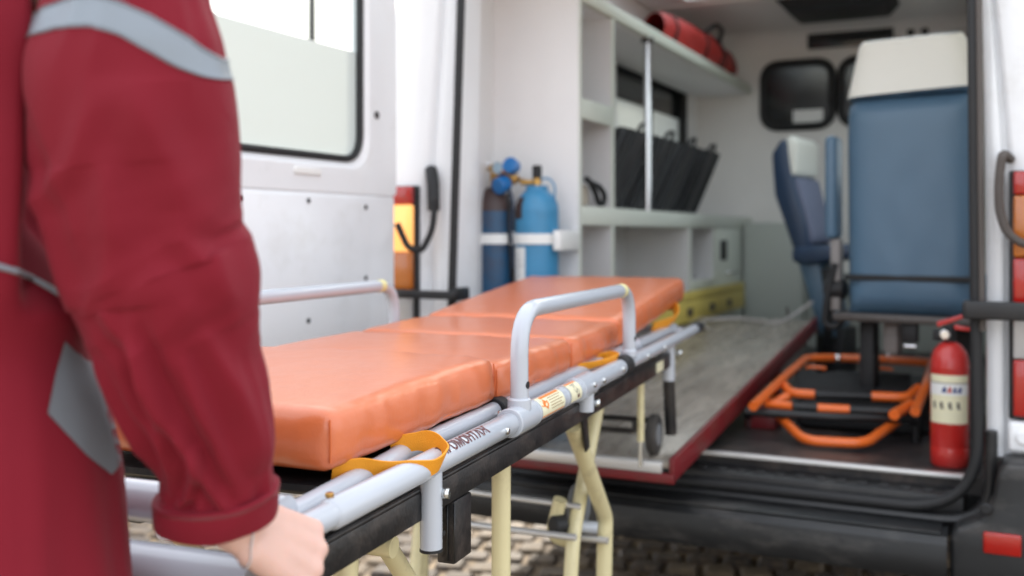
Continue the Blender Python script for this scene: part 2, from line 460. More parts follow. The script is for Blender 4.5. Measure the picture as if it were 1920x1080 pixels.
# ================================================================== GROUND
ground = MB().add([(-400, -400, -0.014), (400, -400, -0.014), (400, 400, -0.014), (-400, 400, -0.014)], [(0, 1, 2, 3)], False).build("ground", M_MORTAR)
tag(ground, kind='structure')
STONE_MATS = [mat("cobble_%d" % i, tuple(q * .8 for q in c), 0.7, var=0.35, vscale=14, spec=0.25, bump=0.6, bscale=50, dirt=(0.22, 0.15, 0.08), dirt_amt=0.35, dirt_scale=11)
              for i, c in enumerate([(0.085, 0.064, 0.05), (0.12, 0.092, 0.07), (0.065, 0.05, 0.043), (0.17, 0.125, 0.08)])]
for i, n_ in enumerate(["brown", "tan", "dark", "sandy"]): STONE_MATS[i].name = n_ + "_cobble"
def stone_verts(r):
    h = 0.046
    b = bmesh.new(); bmesh.ops.create_cube(b, size=1)
    for v in b.verts:
        v.co.x *= r.uniform(0.098, 0.118); v.co.y *= r.uniform(0.098, 0.118); v.co.z = v.co.z * h - 0.018 + (r.uniform(-0.004, 0.004) if v.co.z > 0 else 0)
    bmesh.ops.bevel(b, geom=[e for e in b.edges if e.verts[0].co.z > 0 or e.verts[1].co.z > 0], offset=0.013, segments=1, affect='EDGES')
    return b
st_meshes = []
for k in range(12):
    b = stone_verts(rnd)
    me = bpy.data.meshes.new("cobblestone"); b.to_mesh(me); b.free()
    me.polygons.foreach_set("use_smooth", [False] * len(me.polygons)); me.materials.append(STONE_MATS[k % 4]); st_meshes.append(me)
single = []; mass = MB()
bed = MB().add([(-5.0, 1.15, -0.009), (3.05, 1.15, -0.009), (3.05, 8.55, -0.009), (-5.0, 8.55, -0.009)], [(0, 1, 2, 3)], False).build("joint_sand", mat("brown_joint_sand", (0.12, 0.08, 0.045), 0.8, var=0.5, vscale=25, bump=0.8, bscale=60, dirt=(0.42, 0.30, 0.16), dirt_amt=0.6, dirt_scale=7), ground)
pitch = 0.128
ang = R(14)
for i in range(-95, 95):
    for j in range(-75, 120):
        u, v = i * pitch + (0.5 * pitch if j % 2 else 0), j * pitch
        x, y = u * math.cos(ang) - v * math.sin(ang) - 0.8, u * math.sin(ang) + v * math.cos(ang) + 1.5
        if not (-5 < x < 3 and 1.2 < y < 8.5): continue
        xc, zc = x * CT + y * ST, -x * ST + y * CT
        px = 960 + 1900 * xc / zc if zc > 0.3 else 1e9
        seen = 3.42 < zc < 4.45 and 150 < px < 1850
        hidden = seen and px < 230
        if seen and not hidden: single.append((abs(zc - 3.78) + (0 if px < 420 or px > 620 else 0.7), x, y))
        else: mass_pt = (x, y); mass.v and None; single.append((9 + abs(zc), x, y))
single.sort()
yawn = lambda: ang + rnd.uniform(-0.11, 0.11)
for k, (q, x, y) in enumerate(single):
    me = st_meshes[rnd.randrange(12)]
    mx = Matrix.Translation((x, y, rnd.uniform(-0.006, 0.004))) @ Matrix.Rotation(yawn(), 4, 'Z') @ Matrix.Rotation(rnd.uniform(-.04, .04), 4, 'X')
    if k < 298:
        o = bpy.data.objects.new("cobblestone", me); scene.collection.objects.link(o)
        o.matrix_world = mx; o.parent = ground
    else:
        mass.add([v.co for v in me.vertices], [tuple(p.vertices) for p in me.polygons], False, mx)
ms = bpy.data.meshes.new("cobblestones"); ms.from_pydata(mass.v, [], mass.f); ms.materials.append(STONE_MATS[1])
mo = bpy.data.objects.new("cobblestones", ms); scene.collection.objects.link(mo); mo.parent = ground; mo['kind'] = 'stuff'

# ================================================================== AMBULANCE
XC = -0.845                                   # centre plane of the van
def mirx(x): return 2 * XC - x
van = empty("ambulance", (XC, 4.5, 0), label="white high roof ambulance van with open rear doors and fitted interior", cat="ambulance")
van.location = (0, 0, 0)
def lean(z): return 0.0 if z < 1.28 else -0.115 * (z - 1.28) ** 1.15

ZR = [0.62, 0.8, 1.0, 1.2, 1.3, 1.4, 1.55, 1.7, 1.85, 2.0, 2.15, 2.3, 2.45]
SEC = [(-0.045, 3.10, 0), (-0.047, 2.965, 0), (-0.042, 2.945, .1), (-0.03, 2.938, .2), (-0.012, 2.936, .4), (-0.004, 2.941, .5), (0.0, 2.955, .5), (0.012, 2.957, .6), (0.017, 2.935, .7),
       (0.03, 2.928, .8), (0.13, 2.922, 1), (0.17, 2.93, 1), (0.19, 2.95, 1), (0.2, 2.99, 1), (0.203, 3.2, 1), (0.205, 4.5, 1), (0.205, 6.3, 1), (0.19, 7.4, 1), (0.10, 8.2, 1)]
for side in (1, -1):
    mb = MB()
    def fn(u, v, side=side):
        i = min(len(SEC) - 1, round(u * (len(SEC) - 1))); j = min(len(ZR) - 1, round(v * (len(ZR) - 1)))
        x, y, k = SEC[i]; z = ZR[j]
        x = x + lean(z) * (0.18 + 0.82 * k)
        return Vector((x if side > 0 else mirx(x), y, z))
    if side > 0:
        def fn1(u, v):
            i = min(14, round(u * 14)); j = round(v * (len(ZR) - 1))
            x, y, k = SEC[i]; z = ZR[j]
            return Vector((x + lean(z) * (0.18 + 0.82 * k), y, z))
        mb.grid(fn1, 15, len(ZR))
        mb.build("body_side", M_WHITE, van, 50)
        w = MB()
        w.box(0.195, 0.206, 3.2, 7.6, 0.62, 1.45); w.box(0.195, 0.206, 3.2, 3.9, 1.45, 2.05)
        w.box(0.195, 0.206, 5.5, 7.6, 1.45, 2.05); w.box(0.12, 0.206, 3.2, 7.6, 2.05, 2.42)
        w.build("body_side_panel", M_WHITE, van)
        wr = MB()  # unseen side window, added to let more sky light into the van
        wr.box(0.074, 0.196, 3.86, 3.90, 1.41, 2.09); wr.box(0.074, 0.196, 5.5, 5.54, 1.41, 2.09)
        wr.box(0.074, 0.196, 3.9, 5.5, 1.41, 1.45); wr.box(0.074, 0.196, 3.9, 5.5, 2.05, 2.09)
        added_win = wr.build("window_reveal", M_RUBBER, van)
        MB().box(0.150, 0.155, 3.9, 5.5, 1.45, 2.05).build("pane", M_GLASS, added_win)
    else:
        # left side has a window opening: keep the rear corner as one sheet and frame the opening with boxes
        def fn2(u, v):
            i = min(14, round(u * 14)); j = round(v * (len(ZR) - 1))
            x, y, k = SEC[i]; z = ZR[j]
            return Vector((mirx(x + lean(z) * (0.18 + 0.82 * k)) - 0.075 * k, y, z))
        mb.grid(fn2, 15, len(ZR))
        mb.build("body_side", M_WHITE, van, 50)
        w = MB()
        w.box(-1.972, -1.960, 3.2, 7.6, 0.62, 1.50)
        w.box(-1.972, -1.960, 3.2, 4.72, 1.50, 2.10)
        w.box(-1.972, -1.960, 6.0, 7.6, 1.50, 2.10)
        w.box(-1.972, -1.82, 3.2, 7.6, 2.10, 2.42)
        w.build("body_side_panel", M_WHITE, van)
rf = MB().box(-1.86, 0.11, 2.93, 3.80, 2.44, 2.56, 0.02, 3)
rf.box(-1.86, 0.11, 5.15, 7.3, 2.44, 2.56, 0.02, 3); rf.box(-1.86, -1.50, 3.795, 5.155, 2.44, 2.555); rf.box(-0.20, 0.11, 3.795, 5.155, 2.44, 2.555)  # roof left open for the added skylight
rf.build("roof", M_WHITE, van)
MB().box(-1.505, -0.195, 3.79, 5.16, 2.548, 2.563, 0.004).build("added_skylight_pane", M_GLASS, van)  # skylight added out of view to bring sky light into the interior
MB().box(-1.70, 0.01, 2.935, 3.05, 2.30, 2.46, 0.01).build("rear_header", M_WHITE, van)
MB().prism([(-1.85, 7.3, 0.5), (-1.85, 8.9, 0.5), (-1.85, 8.95, 1.05), (-1.85, 8.3, 1.25), (-1.85, 7.3, 2.35)], (2.0, 0, 0), 0.06).build("cab", M_WHITE, van)
MB().box(-1.86, 0.17, 3.1, 8.6, 0.36, 0.475, 0.01).build("chassis", M_BLACKPL, van)
# wheels
def road_wheel(x, y, sgn):
    mx = Matrix.Translation((x, y, 0.34)) @ Matrix.Rotation(R(90), 4, 'Y')
    t = MB().lathe([(0.20, -0.10), (0.30, -0.105), (0.335, -0.08), (0.34, 0), (0.335, 0.08), (0.30, 0.105), (0.20, 0.10), (0.19, 0)], 36, mx, cap=False).build("wheel", M_TYRE, van)
    MB().lathe([(0.02, 0.06 * sgn), (0.10, 0.055 * sgn), (0.16, 0.03 * sgn), (0.205, 0.08 * sgn)], 24, mx).build("rim", M_WHEELG, t)
for x in (-1.76, 0.07):
    for y in (4.75, 8.0): road_wheel(x, y, 1 if x > 0 else -1)

# floor, sill, bumper
fl = MB().box(-1.74, 0.045, 3.03, 6.2, 0.49, 0.54).build("van_floor", M_FLOOR, van)
sl = MB()
sl.box(-1.60, -0.10, 2.925, 3.045, 0.455, 0.507, 0.006)
for k in range(26):
    x = -1.56 + k * 0.0565
    sl.box(x, x + 0.028, 2.95, 2.995, 0.506, 0.512, 0.002, 1)
sl.build("door_sill", M_BLACKPL, van)
MB().box(-1.62, -0.08, 3.005, 3.032, 0.535, 0.5475, 0.003).build("sill_strip", M_ALU, van)
MB().box(-1.56, -0.13, 2.935, 3.035, 0.40, 0.4545).build("sill_apron", M_BLACKPL, van)
# bumper: profile swept across x
bp = MB()
prof = [(2.93, 0.432), (2.84, 0.437), (2.795, 0.432), (2.778, 0.415), (2.772, 0.385), (2.774, 0.350), (2.785, 0.325), (2.84, 0.315), (2.93, 0.315)]
xs = [-1.68, -1.2, -0.7, -0.135]
bp.grid(lambda u, v: Vector((xs[round(u * 3)], prof[round(v * 8)][0], prof[round(v * 8)][1])), 4, 9)
bp.box(-1.66, -0.15, 2.80, 2.90, 0.434, 0.441, 0.003)
bp.build("bumper", M_BUMP, van, 30)
for side in (1, -1):
    c = MB()
    # corner: thick rounded moulding rising beside the opening
    pr = [(-0.13, 2.80, 0.30), (-0.13, 2.80, 0.43), (-0.115, 2.815, 0.455), (-0.06, 2.83, 0.48), (-0.03, 2.84, 0.53), (-0.02, 2.85, 0.60), (0.0, 2.86, 0.632), (0.17, 2.86, 0.64), (0.215, 2.9, 0.64), (0.215, 2.9, 0.30)]
    pts = [Vector((x if side > 0 else mirx(x), 2.80, z)) for x, y, z in pr]
    c.prism(pts, (0, 0.15, 0), 0.014, seg=3)
    c.box(*( (0.10, 0.218) if side > 0 else (mirx(0.218), mirx(0.10))), 2.86, 3.7, 0.30, 0.62, 0.02)
    co = c.build("bumper_corner", M_BUMP, van)
    # dark moulding between the seal and the bumper
    s2 = MB()
    arc = [(XC, 0.447), (-0.036, 0.447), (-0.036, 0.69)]
    s2.tube([(x if side > 0 else mirx(x), 2.915, z) for x, z in arc], 0.02, 12, 0.21, flat=(0.016, 0.022))
    s2.build("sill_corner_trim", M_BLACKPL, van)
    a, b_ = (-0.052, 0.034) if side > 0 else (mirx(0.034), mirx(-0.052))
    MB().box(a, b_, 2.790, 2.802, 0.404, 0.458, 0.005, 3).build("reflector", M_LAMPR, co)
    # bolts
    x = -0.045 if side > 0 else mirx(-0.045)
    MB().cyl((x, 2.80, 0.515), (x, 2.788, 0.515), 0.014, 16, 0.003).build("plug", M_RUBBER, co)

# seal round the opening
seal_pts = [(-1.655, 0.474), (-0.066, 0.474), (-0.082, 2.31), (-1.590, 2.31)]
def seal_path(rr):
    pts = [Vector((x, 2.905, z)) for x, z in seal_pts]
    return fil(pts, rr, True, 10)
so = MB().tube(seal_path(0.19), 0.013, 10, closed=True, flat=(0.015, 0.012)).build("door_seal", M_RUBBER, van)
MB().tube([(-0.0555, 2.893, 0.95), (-0.0605, 2.893, 1.5), (-0.068, 2.893, 2.25)], 0.008, 8).build("seal_lip", M_RUBBERB, so)

# interior jambs and walls
ln = MB()
ln.prism([(-1.644, 3.08, 0.54), (-1.742, 3.42, 0.54), (-1.86, 3.42, 0.54), (-1.75, 3.08, 0.54)], (0, 0, 1.86))
ln.build("rear_jamb_lining", M_LINING, van)
lw = MB()
lw.box(-1.80, -1.74, 3.42, 6.2, 0.54, 1.50); lw.box(-1.80, -1.74, 3.42, 4.72, 1.50, 2.10)
lw.box(-1.80, -1.74, 6.0, 6.2, 1.50, 2.10); lw.box(-1.80, -1.74, 3.42, 6.2, 2.10, 2.44)
lw.build("inner_wall", M_LINING, van)
rw = MB()
rw.box(0.045, 0.075, 3.10, 6.2, 0.54, 1.45); rw.box(0.045, 0.075, 3.10, 3.9, 1.45, 2.05)  # wall left open at the added side window
rw.box(0.045, 0.075, 5.5, 6.2, 1.45, 2.05); rw.box(0.045, 0.075, 3.10, 6.2, 2.05, 2.44)
rw.build("inner_wall", M_LINING, van)
cp = MB().box(-1.74, 0.045, 3.05, 3.80, 2.42, 2.438)
cp.box(-1.74, 0.045, 5.15, 6.2, 2.42, 2.438); cp.box(-1.74, -1.50, 3.80, 5.15, 2.42, 2.438); cp.box(-0.20, 0.045, 3.80, 5.15, 2.42, 2.438)  # ceiling left open below the added skylight
cp.build("ceiling_panel", M_CEIL, van)
# cove between ceiling and partition / left wall
cv = MB()
def covef(u, v):
    a = v * math.pi / 2
    return Vector((-1.74 + u * 1.785, 6.2 - 0.10 * (1 - math.sin(a)) if False else 6.2 - 0.10 + 0.10 * math.sin(a), 2.32 + 0.10 * math.cos(a)))
cv.grid(covef, 2, 8)
cv.build("ceiling_cove", M_CEIL, van)
# roof ribs in the ceiling
for y in (3.6, 5.22):
    MB().box(-1.72, 0.03, y, y + 0.05, 2.408, 2.4195, 0.004).build("ceiling_rib", M_PART, van)

# left window
wf = MB()
loop = [Vector((-1.765, y, z)) for y, z in ((4.74, 1.52), (5.98, 1.52), (5.98, 2.08), (4.74, 2.08))]
wf.tube(loop, 0.02, 8, 0.06, closed=True, flat=(0.028, 0.02))
wfo = wf.build("side_window", M_BLACKPL, van)
MB().box(-1.795, -1.789, 4.75, 5.97, 1.53, 1.90).build("pane", M_FROST, wfo)
MB().box(-1.797, -1.787, 4.75, 5.97, 1.90, 2.07).build("shade_strip", M_SCREEN, wfo)
MB().box(-1.765, -1.742, 5.30, 5.33, 1.54, 1.9).build("mullion", M_RUBBER, wfo)
rv = MB()
rv.box(-1.74, -1.715, 4.62, 4.68, 1.40, 2.2); rv.box(-1.74, -1.715, 6.03, 6.09, 1.40, 2.2)
rv.box(-1.74, -1.715, 4.68, 6.03, 2.13, 2.2)
rv.build("window_reveal", M_LINING, wfo)

# partition
pt = MB().box(-1.74, 0.045, 6.2, 6.24, 0.54, 2.438).build("partition", M_PART, van)
for (x0, x1) in ((-1.337, -0.905), (-0.885, -0.45)):
    lp = [Vector((x, 6.185, z)) for x, z in ((x0 + .015, 1.845), (x1 - .015, 1.845), (x1 - .015, 2.225), (x0 + .015, 2.225))]
    fr = MB().tube(lp, 0.02, 10, 0.10, closed=True, flat=(0.024, 0.02)).build("partition_window", M_RUBBER, pt)
    fo = fil([Vector((p.x, 6.1905, p.z)) for p in lp], 0.10, True)
    MB().prism(fo, (0, 0.006, 0)).build("pane", M_SCREEN, fr)
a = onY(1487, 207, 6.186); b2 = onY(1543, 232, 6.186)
MB().box(a.x, b2.x, 6.183, 6.187, b2.z, a.z, 0.001, 1).build("sheet", M_LABELW, pt)  # lighter reflection in the dark glass, put in as a pale rectangle
MB().box(-1.06, -0.58, 6.172, 6.2, 2.30, 2.395, 0.004).build("radio_panel", M_SCREEN, pt)
for dx in (0.0, 0.075):
    MB().cyl((-0.49 + dx, 6.20, 2.355), (-0.49 + dx, 6.185, 2.355), 0.022, 18, 0.003).build("socket", M_RUBBER, pt)
MB().box(-0.54, -0.10, 6.19, 6.2, 2.22, 2.40, 0.003).build("socket_plate", M_LINING, pt)
MB().prism([(-1.08, 5.30, 2.42), (-0.50, 5.30, 2.42), (-0.56, 5.33, 2.365), (-1.02, 5.33, 2.365)], (0, 0.42, 0), 0.008).build("ceiling_vent", M_RUBBER, van)
MB().box(-0.16, 0.04, 5.1, 6.15, 2.20, 2.41, 0.01).build("overhead_box", M_DKGREY, van)
# grey lower cupboard doors on the partition
MB().box(-1.385, -1.05, 5.93, 6.2, 0.54, 1.27, 0.006).build("low_cupboard", mat("grey_green_panel", (0.42, 0.44, 0.40), 0.5, var=0.04), van)
MB().box(-1.05, 0.03, 6.10, 6.198, 0.54, 0.98, 0.006).build("low_panel", mat("grey_green_panel", (0.42, 0.44, 0.40)), van)

# tail lamps
M_GLARE = mat("glare_indicator_lens", (0.95, 0.35, 0.05), 0.2, coat=0.5)  # weak emission stands in for sun glare on the left indicator lens
_b = M_GLARE.node_tree.nodes["Principled BSDF"]
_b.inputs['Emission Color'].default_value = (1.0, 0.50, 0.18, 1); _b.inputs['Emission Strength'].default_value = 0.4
for side in (1, -1):
    def bx(x0, x1, y0, y1, z0, z1, m, name, par, bev=0.006):
        if side < 0: x0, x1 = mirx(x1) - .075, mirx(x0) - .075
        return MB().box(x0, x1, y0, y1, z0, z1, bev, 3).build(name, m, par)
    lampo = empty("tail_lamp"); lampo.parent = van
    h = bx(0.006, 0.150, 2.905, 2.93, 0.725, 1.365, M_RUBBER, "lamp_housing", lampo)
    bx(0.016, 0.145, 2.888, 2.906, 0.735, 0.88, M_LAMPR, "red_lens", lampo)
    bx(0.016, 0.145, 2.888, 2.906, 0.882, 1.015, M_LAMPC, "clear_lens", lampo)
    bx(0.016, 0.145, 2.888, 2.906, 1.017, 1.14, M_LAMPR if side > 0 else M_LAMPO, "red_lens", lampo)
    bx(0.016, 0.145, 2.886, 2.906, 1.142, 1.30, M_LAMPO if side > 0 else M_GLARE, "indicator_lens", lampo)
    bx(0.016, 0.145, 2.888, 2.906, 1.302, 1.362, M_LAMPR, "red_lens", lampo)
    br = bx(0.004, 0.17, 2.895, 2.93, 0.642, 0.722, M_WHITE, "lamp_bracket", van, 0.012)
    for dx in (0.04, 0.12):
        x = dx if side > 0 else mirx(dx) - .075
        MB().cyl((x, 2.895, 0.682), (x, 2.884, 0.682), 0.017, 18, 0.003).build("bracket_bolt", M_WHITE, br)
    # door check arm
    xa, xb = (-0.098, 0.30) if side > 0 else (mirx(0.30), mirx(-0.098))
    ck = MB().box(xa, xb, 2.842, 2.862, 0.983 if side > 0 else 0.990, 1.03 if side > 0 else 1.018, 0.006, 3)
    xe = -0.09 if side > 0 else mirx(-0.09)
    ck.box(xe - .012, xe + .012, 2.855, 2.94, 0.985, 1.028, 0.005)
    ck.build("check_arm", M_BLACKPL, van)
# cable conduits
def conduit(pts, r, n):
    pts = fil([Vector(p) for p in pts], 0.05, False, 8)
    # resample evenly
    L = [0]
    for i in range(1, len(pts)): L.append(L[-1] + (pts[i] - pts[i - 1]).length)
    out = []; rad = []
    for k in range(n):
        s = L[-1] * k / (n - 1); i = 1
        while i < len(L) - 1 and L[i] < s: i += 1
        t = (s - L[i - 1]) / max(1e-9, L[i] - L[i - 1])
        out.append(pts[i - 1].lerp(pts[i], t)); rad.append(r if k % 2 else r * 0.8)
    return MB().tube(out, r, 12, radii=rad)
conduit([onY(1896, 300, 2.93), onY(1880, 285, 2.89), onY(1872, 340, 2.86), onY(1874, 400, 2.85), onY(1890, 440, 2.84), onY(1925, 462, 2.84), onY(1990, 440, 2.84)], 0.0125, 90).build("cable_conduit", M_RUBBERB, van)
conduit([onY(808, 318, 2.93), onY(816, 360, 2.90), onY(812, 430, 2.87), onY(790, 472, 2.84), onY(765, 465, 2.82), onY(745, 420, 2.82)], 0.012, 80).build("cable_conduit", M_RUBBER, van)
gr = MB().tube([onY(808, 318, 2.935), onY(812, 345, 2.90), onY(813, 395, 2.90)], 0.021, 12); gr.build("conduit_grommet", M_RUBBER, van)

# rear doors
def rear_door(hinge, open_deg, tilt_deg, mirror):
    """door leaf built closed: local x from hinge (0) to free edge (0.80), y=0 inside face... inner face towards +y (van)"""
    root = empty("rear_door"); root.parent = van
    W = 0.98
    z0, z1 = 0.46, 2.34
    wx0, wx1, wz0, wz1 = 0.185, 0.86, 1.43, 2.16
    def T(x, y, z): return Vector((x, y, z))
    body = MB()
    th = 0.05
    # frame members round the window, one continuous look: lower leaf + stiles + head
    body.box(0, W, -th, 0, z0, wz0 - 0.10, 0.018, 3)
    # ring around window as rounded prism with hole -> grid bridging two loops
    def loop(x0, x1, a, b, r, n=10):
        pts = fil([Vector((x0, 0, a)), Vector((x1, 0, a)), Vector((x1, 0, b)), Vector((x0, 0, b))], r, True, n)
        return pts
    inner = loop(wx0, wx1, wz0, wz1, 0.085)
    outer = loop(0.0, W, wz0 - 0.105, z1, 0.02)
    mid = loop(wx0 - 0.03, wx1 + 0.03, wz0 - 0.03, wz1 + 0.03, 0.10)
    N = len(inner)
    vs = []
    rings = [(outer, -th), (outer, -0.012), (outer, 0.0), (mid, 0.003), (inner, -0.018), (inner, -th + 0.006), (mid, -th), (outer, -th)]
    def lerpo(o, m, t): return [a.lerp(b, t) for a, b in zip(o, m)]
    for lp_, y in rings:
        vs += [Vector((p.x, y, p.z)) for p in lp_]
    fs = []
    for rI in range(len(rings) - 1):
        for k in range(N):
            fs.append((rI * N + k, rI * N + (k + 1) % N, (rI + 1) * N + (k + 1) % N, (rI + 1) * N + k))
    body.add(vs, fs, True)
    b1 = body.build("door_panel", M_WHITE, root, 30)
    ws = MB().tube([Vector((p.x, -0.012, p.z)) for p in inner], 0.010, 8, closed=True, flat=(0.011, 0.013)).build("window_seal", M_RUBBER, root)
    g0 = loop(wx0 + .002, wx1 - .002, wz0 + .002, wz1 - .002, 0.083)
    # frosted film with slanting top, clear glass above
    def clip(pts, zf, below):
        out = []
        for i in range(len(pts)):
            a, c = pts[i], pts[(i + 1) % len(pts)]
            ia, ic = (a.z < zf(a.x)) == below, (c.z < zf(c.x)) == below
            if ia: out.append(a)
            if ia != ic:
                lo, hi = 0.0, 1.0
                for _ in range(24):
                    m_ = (lo + hi) / 2; q = a.lerp(c, m_)
                    if ((q.z < zf(q.x)) == below) == ia: lo = m_
                    else: hi = m_
                out.append(a.lerp(c, lo))
        return out
    zf = lambda x: 1.765
    MB().prism([Vector((p.x, -0.022, p.z)) for p in clip(g0, zf, True)], (0, -0.004, 0)).build("frosted_pane", M_FROST, root)
    MB().prism([Vector((p.x, -0.022, p.z)) for p in clip(g0, zf, False)], (0, -0.004, 0)).build("clear_pane", M_GLASS, root)
    # inner trim board with screws
    tb = MB().box(0.155, 0.90, 0.0005, 0.006, 0.66, 1.312, 0.003, 2).build("trim_board", M_WHITE, root)
    hol = MB()
    for (x, z) in ((0.18, 1.285), (0.46, 1.297), (0.74, 1.295), (0.18, 1.066), (0.18, 0.80), (0.46, 0.955), (0.74, 0.955), (0.87, 1.10)):
        MB().cyl((x, 0.0062, z), (x, 0.0095, z), 0.0078, 14, 0.002).build("rubber_plug", M_RUBBER, tb)
    MB().cyl((0.115, 0.0, 1.577), (0.115, 0.006, 1.577), 0.0125, 16, 0.002).build("rubber_plug", M_RUBBER, root)
    MB().box(0.40, 0.52, 0.002, 0.008, 1.372, 1.392, 0.002, 1).build("sticker", M_LABELW, root)
    for z in (0.75, 1.45, 2.1):
        hg = MB()
        hg.cyl((-0.025, -0.03, z - .04), (-0.025, -0.03, z + .04), 0.012, 14, 0.002)
        hg.box(-0.03, 0.03, -0.045, -0.02, z - .03, z + .03, 0.004)
        hg.build("door_hinge", M_WHITE, root)
    sp = MB()
    op = loop(0.035, W - 0.02, z0 + 0.04, z1 - 0.03, 0.05)
    sp.tube([Vector((p.x, 0.006, p.z)) for p in op], 0.006, 6, closed=True)
    mx = Matrix.Translation(hinge) @ Matrix.Rotation(R(tilt_deg), 4, 'Y') @ Matrix.Rotation(-R(open_deg), 4, 'Z')
    if mirror: mx = Matrix.Translation(hinge) @ Matrix.Rotation(-R(tilt_deg), 4, 'Y') @ Matrix.Rotation(R(open_deg), 4, 'Z') @ Matrix.Scale(-1, 4, (1, 0, 0))
    # for the left door: closed +x along the opening; opening swings the free edge to -y
    root.matrix_local = mx
    return root
ld = rear_door(Vector((-1.785, 2.80, 0.0)), 91, 0, False)
rd = rear_door(Vector((0.30, 2.88, 0.0)), 172, 0, True)

# ================================================================== CABINET (left wall shelving)
cab = empty("storage_cabinet", (-1.55, 4.8, 0.54), label="pale green and white shelving unit along the left wall of the ambulance", cat="cabinet")
cab.location = (0, 0, 0)
XF, XB, Y0, Y1 = -1.39, -1.738, 3.40, 6.18
MB().box(XB, XF, Y0, Y0 + 0.018, 0.54, 2.415, 0.0015, 1).build("end_panel", M_LINING, cab)
MB().box(XF + 0.0005, XF + 0.004, Y0 - 0.001, Y0 + 0.02, 0.54, 2.415).build("edge_strip", M_GREEN, cab)
def shelf(y0, y1, z0, z1, name="shelf", lip=True, back=XB):
    o = MB().box(back, XF - 0.02, y0, y1, z1 - 0.018, z1).build(name, M_CABIN, cab)
    MB().box(XF - 0.02, XF, y0, y1, z0, z1, 0.003).build("shelf_lip", M_GREEN, o)
    return o
YD = 3.76
shelf(Y0 + 0.02, Y1, 2.055, 2.105, "top_shelf")
MB().box(XB, XF - 0.022, Y0 + .02, Y1, 2.05, 2.055).build("shelf_underside", M_LINING, cab)
shelf(Y0 + 0.02, YD - 0.014, 1.625, 1.70)
shelf(Y0 + 0.02, Y1, 1.235, 1.305, "counter")
def divider(y, z0, z1, w=0.026):
    o = MB().box(XB, XF - 0.006, y - w / 2, y + w / 2, z0, z1).build("divider", M_CABIN, cab)
    MB().box(XF - 0.006, XF + 0.0, y - w / 2, y + w / 2, z0, z1).build("edge_strip", M_GREEN, o)
divider(YD, 1.305, 2.05); divider(YD, 0.56, 1.235)
YD2, YD3 = 4.85, 5.30
divider(YD2, 0.56, 1.235); divider(YD3, 0.56, 1.235)
shelf(YD2 + 0.014, YD3 - 0.014, 0.90, 0.97)
MB().box(XB, XF, Y0 + .02, Y1, 0.545, 0.60).build("plinth", M_GREEN, cab)
MB().box(XB, XB + 0.01, Y0 + .02, Y1, 0.60, 1.235).build("back_panel", M_CABIN, cab)
dfr = MB().box(XF - 0.02, XF, YD3 + .014, 5.92, 0.61, 1.232, 0.003).build("drawer_front", M_GREEN, cab)
MB().box(XF - 0.001, XF + 0.003, 5.42, 5.56, 1.06, 1.17, 0.002).build("finger_pull", M_RUBBER, dfr)
MB().tube([(XF, 5.55, 0.99), (XF + 0.03, 5.56, 0.99), (XF + 0.03, 5.72, 0.99), (XF, 5.73, 0.99)], 0.006, 10, 0.01).build("handle", M_CHROME, dfr)
MB().cyl((XF - 0.012, 4.22, 1.305), (XF - 0.012, 4.22, 2.052), 0.016, 20).build("steel_post", M_CHROME, cab)
MB().cyl((XF - 0.012, 4.22, 2.035), (XF - 0.012, 4.22, 2.0545), 0.028, 18, 0.003).build("post_flange", M_DKGREY, cab)

# black padded cases on the counter
for k in range(4):
    y0 = 3.80 + k * 0.385
    c = empty("equipment_case", (-1.56, y0, 1.306), label="black padded equipment case, %s along the cabinet counter" % ["first", "second", "third", "fourth and farthest"][k],
              cat="case", group="black cases leaning on the cabinet counter")
    L, H, D = 0.372, 0.34, 0.12
    def q(y, x, z):                    # leaning towards the cab and out into the aisle
        return Vector((x + 0.10 * z / H, y + 0.16 * z / H, z))
    b = bmesh.new(); bmesh.ops.create_cube(b, size=1)
    for v in b.verts: v.co = Vector(((v.co.x) * D, (v.co.y + .5) * L, (v.co.z + .5) * H))
    bmesh.ops.bevel(b, geom=list(b.edges), offset=0.018, segments=3, affect='EDGES')
    for v in b.verts: v.co = q(v.co.y, v.co.x, v.co.z)
    MB().bm(b, True).build("case_body", M_CASE, c)
    for yy in (0.07, 0.29):
        s = MB().tube([q(yy, D / 2 + .006, 0.01), q(yy, D / 2 + .008, 0.17), q(yy, D / 2 + .006, H - .01), q(yy, 0, H + .004)], 0.01, 6, flat=(0.018, 0.005)).build("webbing", M_RUBBER, c)
    MB().tube([q(0.24, 0.02, H), q(0.245, 0.02, H + .035), q(0.32, 0.02, H + .045), q(0.345, 0.02, H)], 0.009, 8, 0.02).build("handle", M_RUBBER, c)

# items in the first bay
hp = empty("breathing_hose_set", (-1.52, 3.60, 1.306), label="black looped hose beside a beige pouch in the upper left cabinet bay", cat="hose")
MB().tube([(0.12, -0.10, 0.10), (0.12, -.04, 0.085), (0.12, 0.03, 0.08), (0.12, 0.09, 0.05), (0.12, 0.085, 0.015), (0.12, 0.02, 0.012), (0.12, 0.0, 0.05), (0.12, -.05, 0.08)], 0.011, 10, 0.03).build("hose", M_RUBBER, hp)
MB().box(0.01, 0.10, -0.14, -0.01, 0, 0.085, 0.02, 3).build("pouch", mat("beige_cloth", (0.5, 0.44, 0.36), 0.8), hp)
pc = empty("small_holdall", (-1.50, 3.57, 0.90), label="black and beige holdall in the lower left cabinet bay", cat="bag")
pc.location.z = 0.601
MB().box(-0.05, 0.08, -0.12, 0.10, 0, 0.36, 0.03, 3).build("bag_body", mat("beige_cloth", (0.5, 0.44, 0.36)), pc)
MB().box(-0.055, 0.085, -0.03, 0.11, 0.30, 0.42, 0.025, 3).build("bag_flap", M_RUBBER, pc)

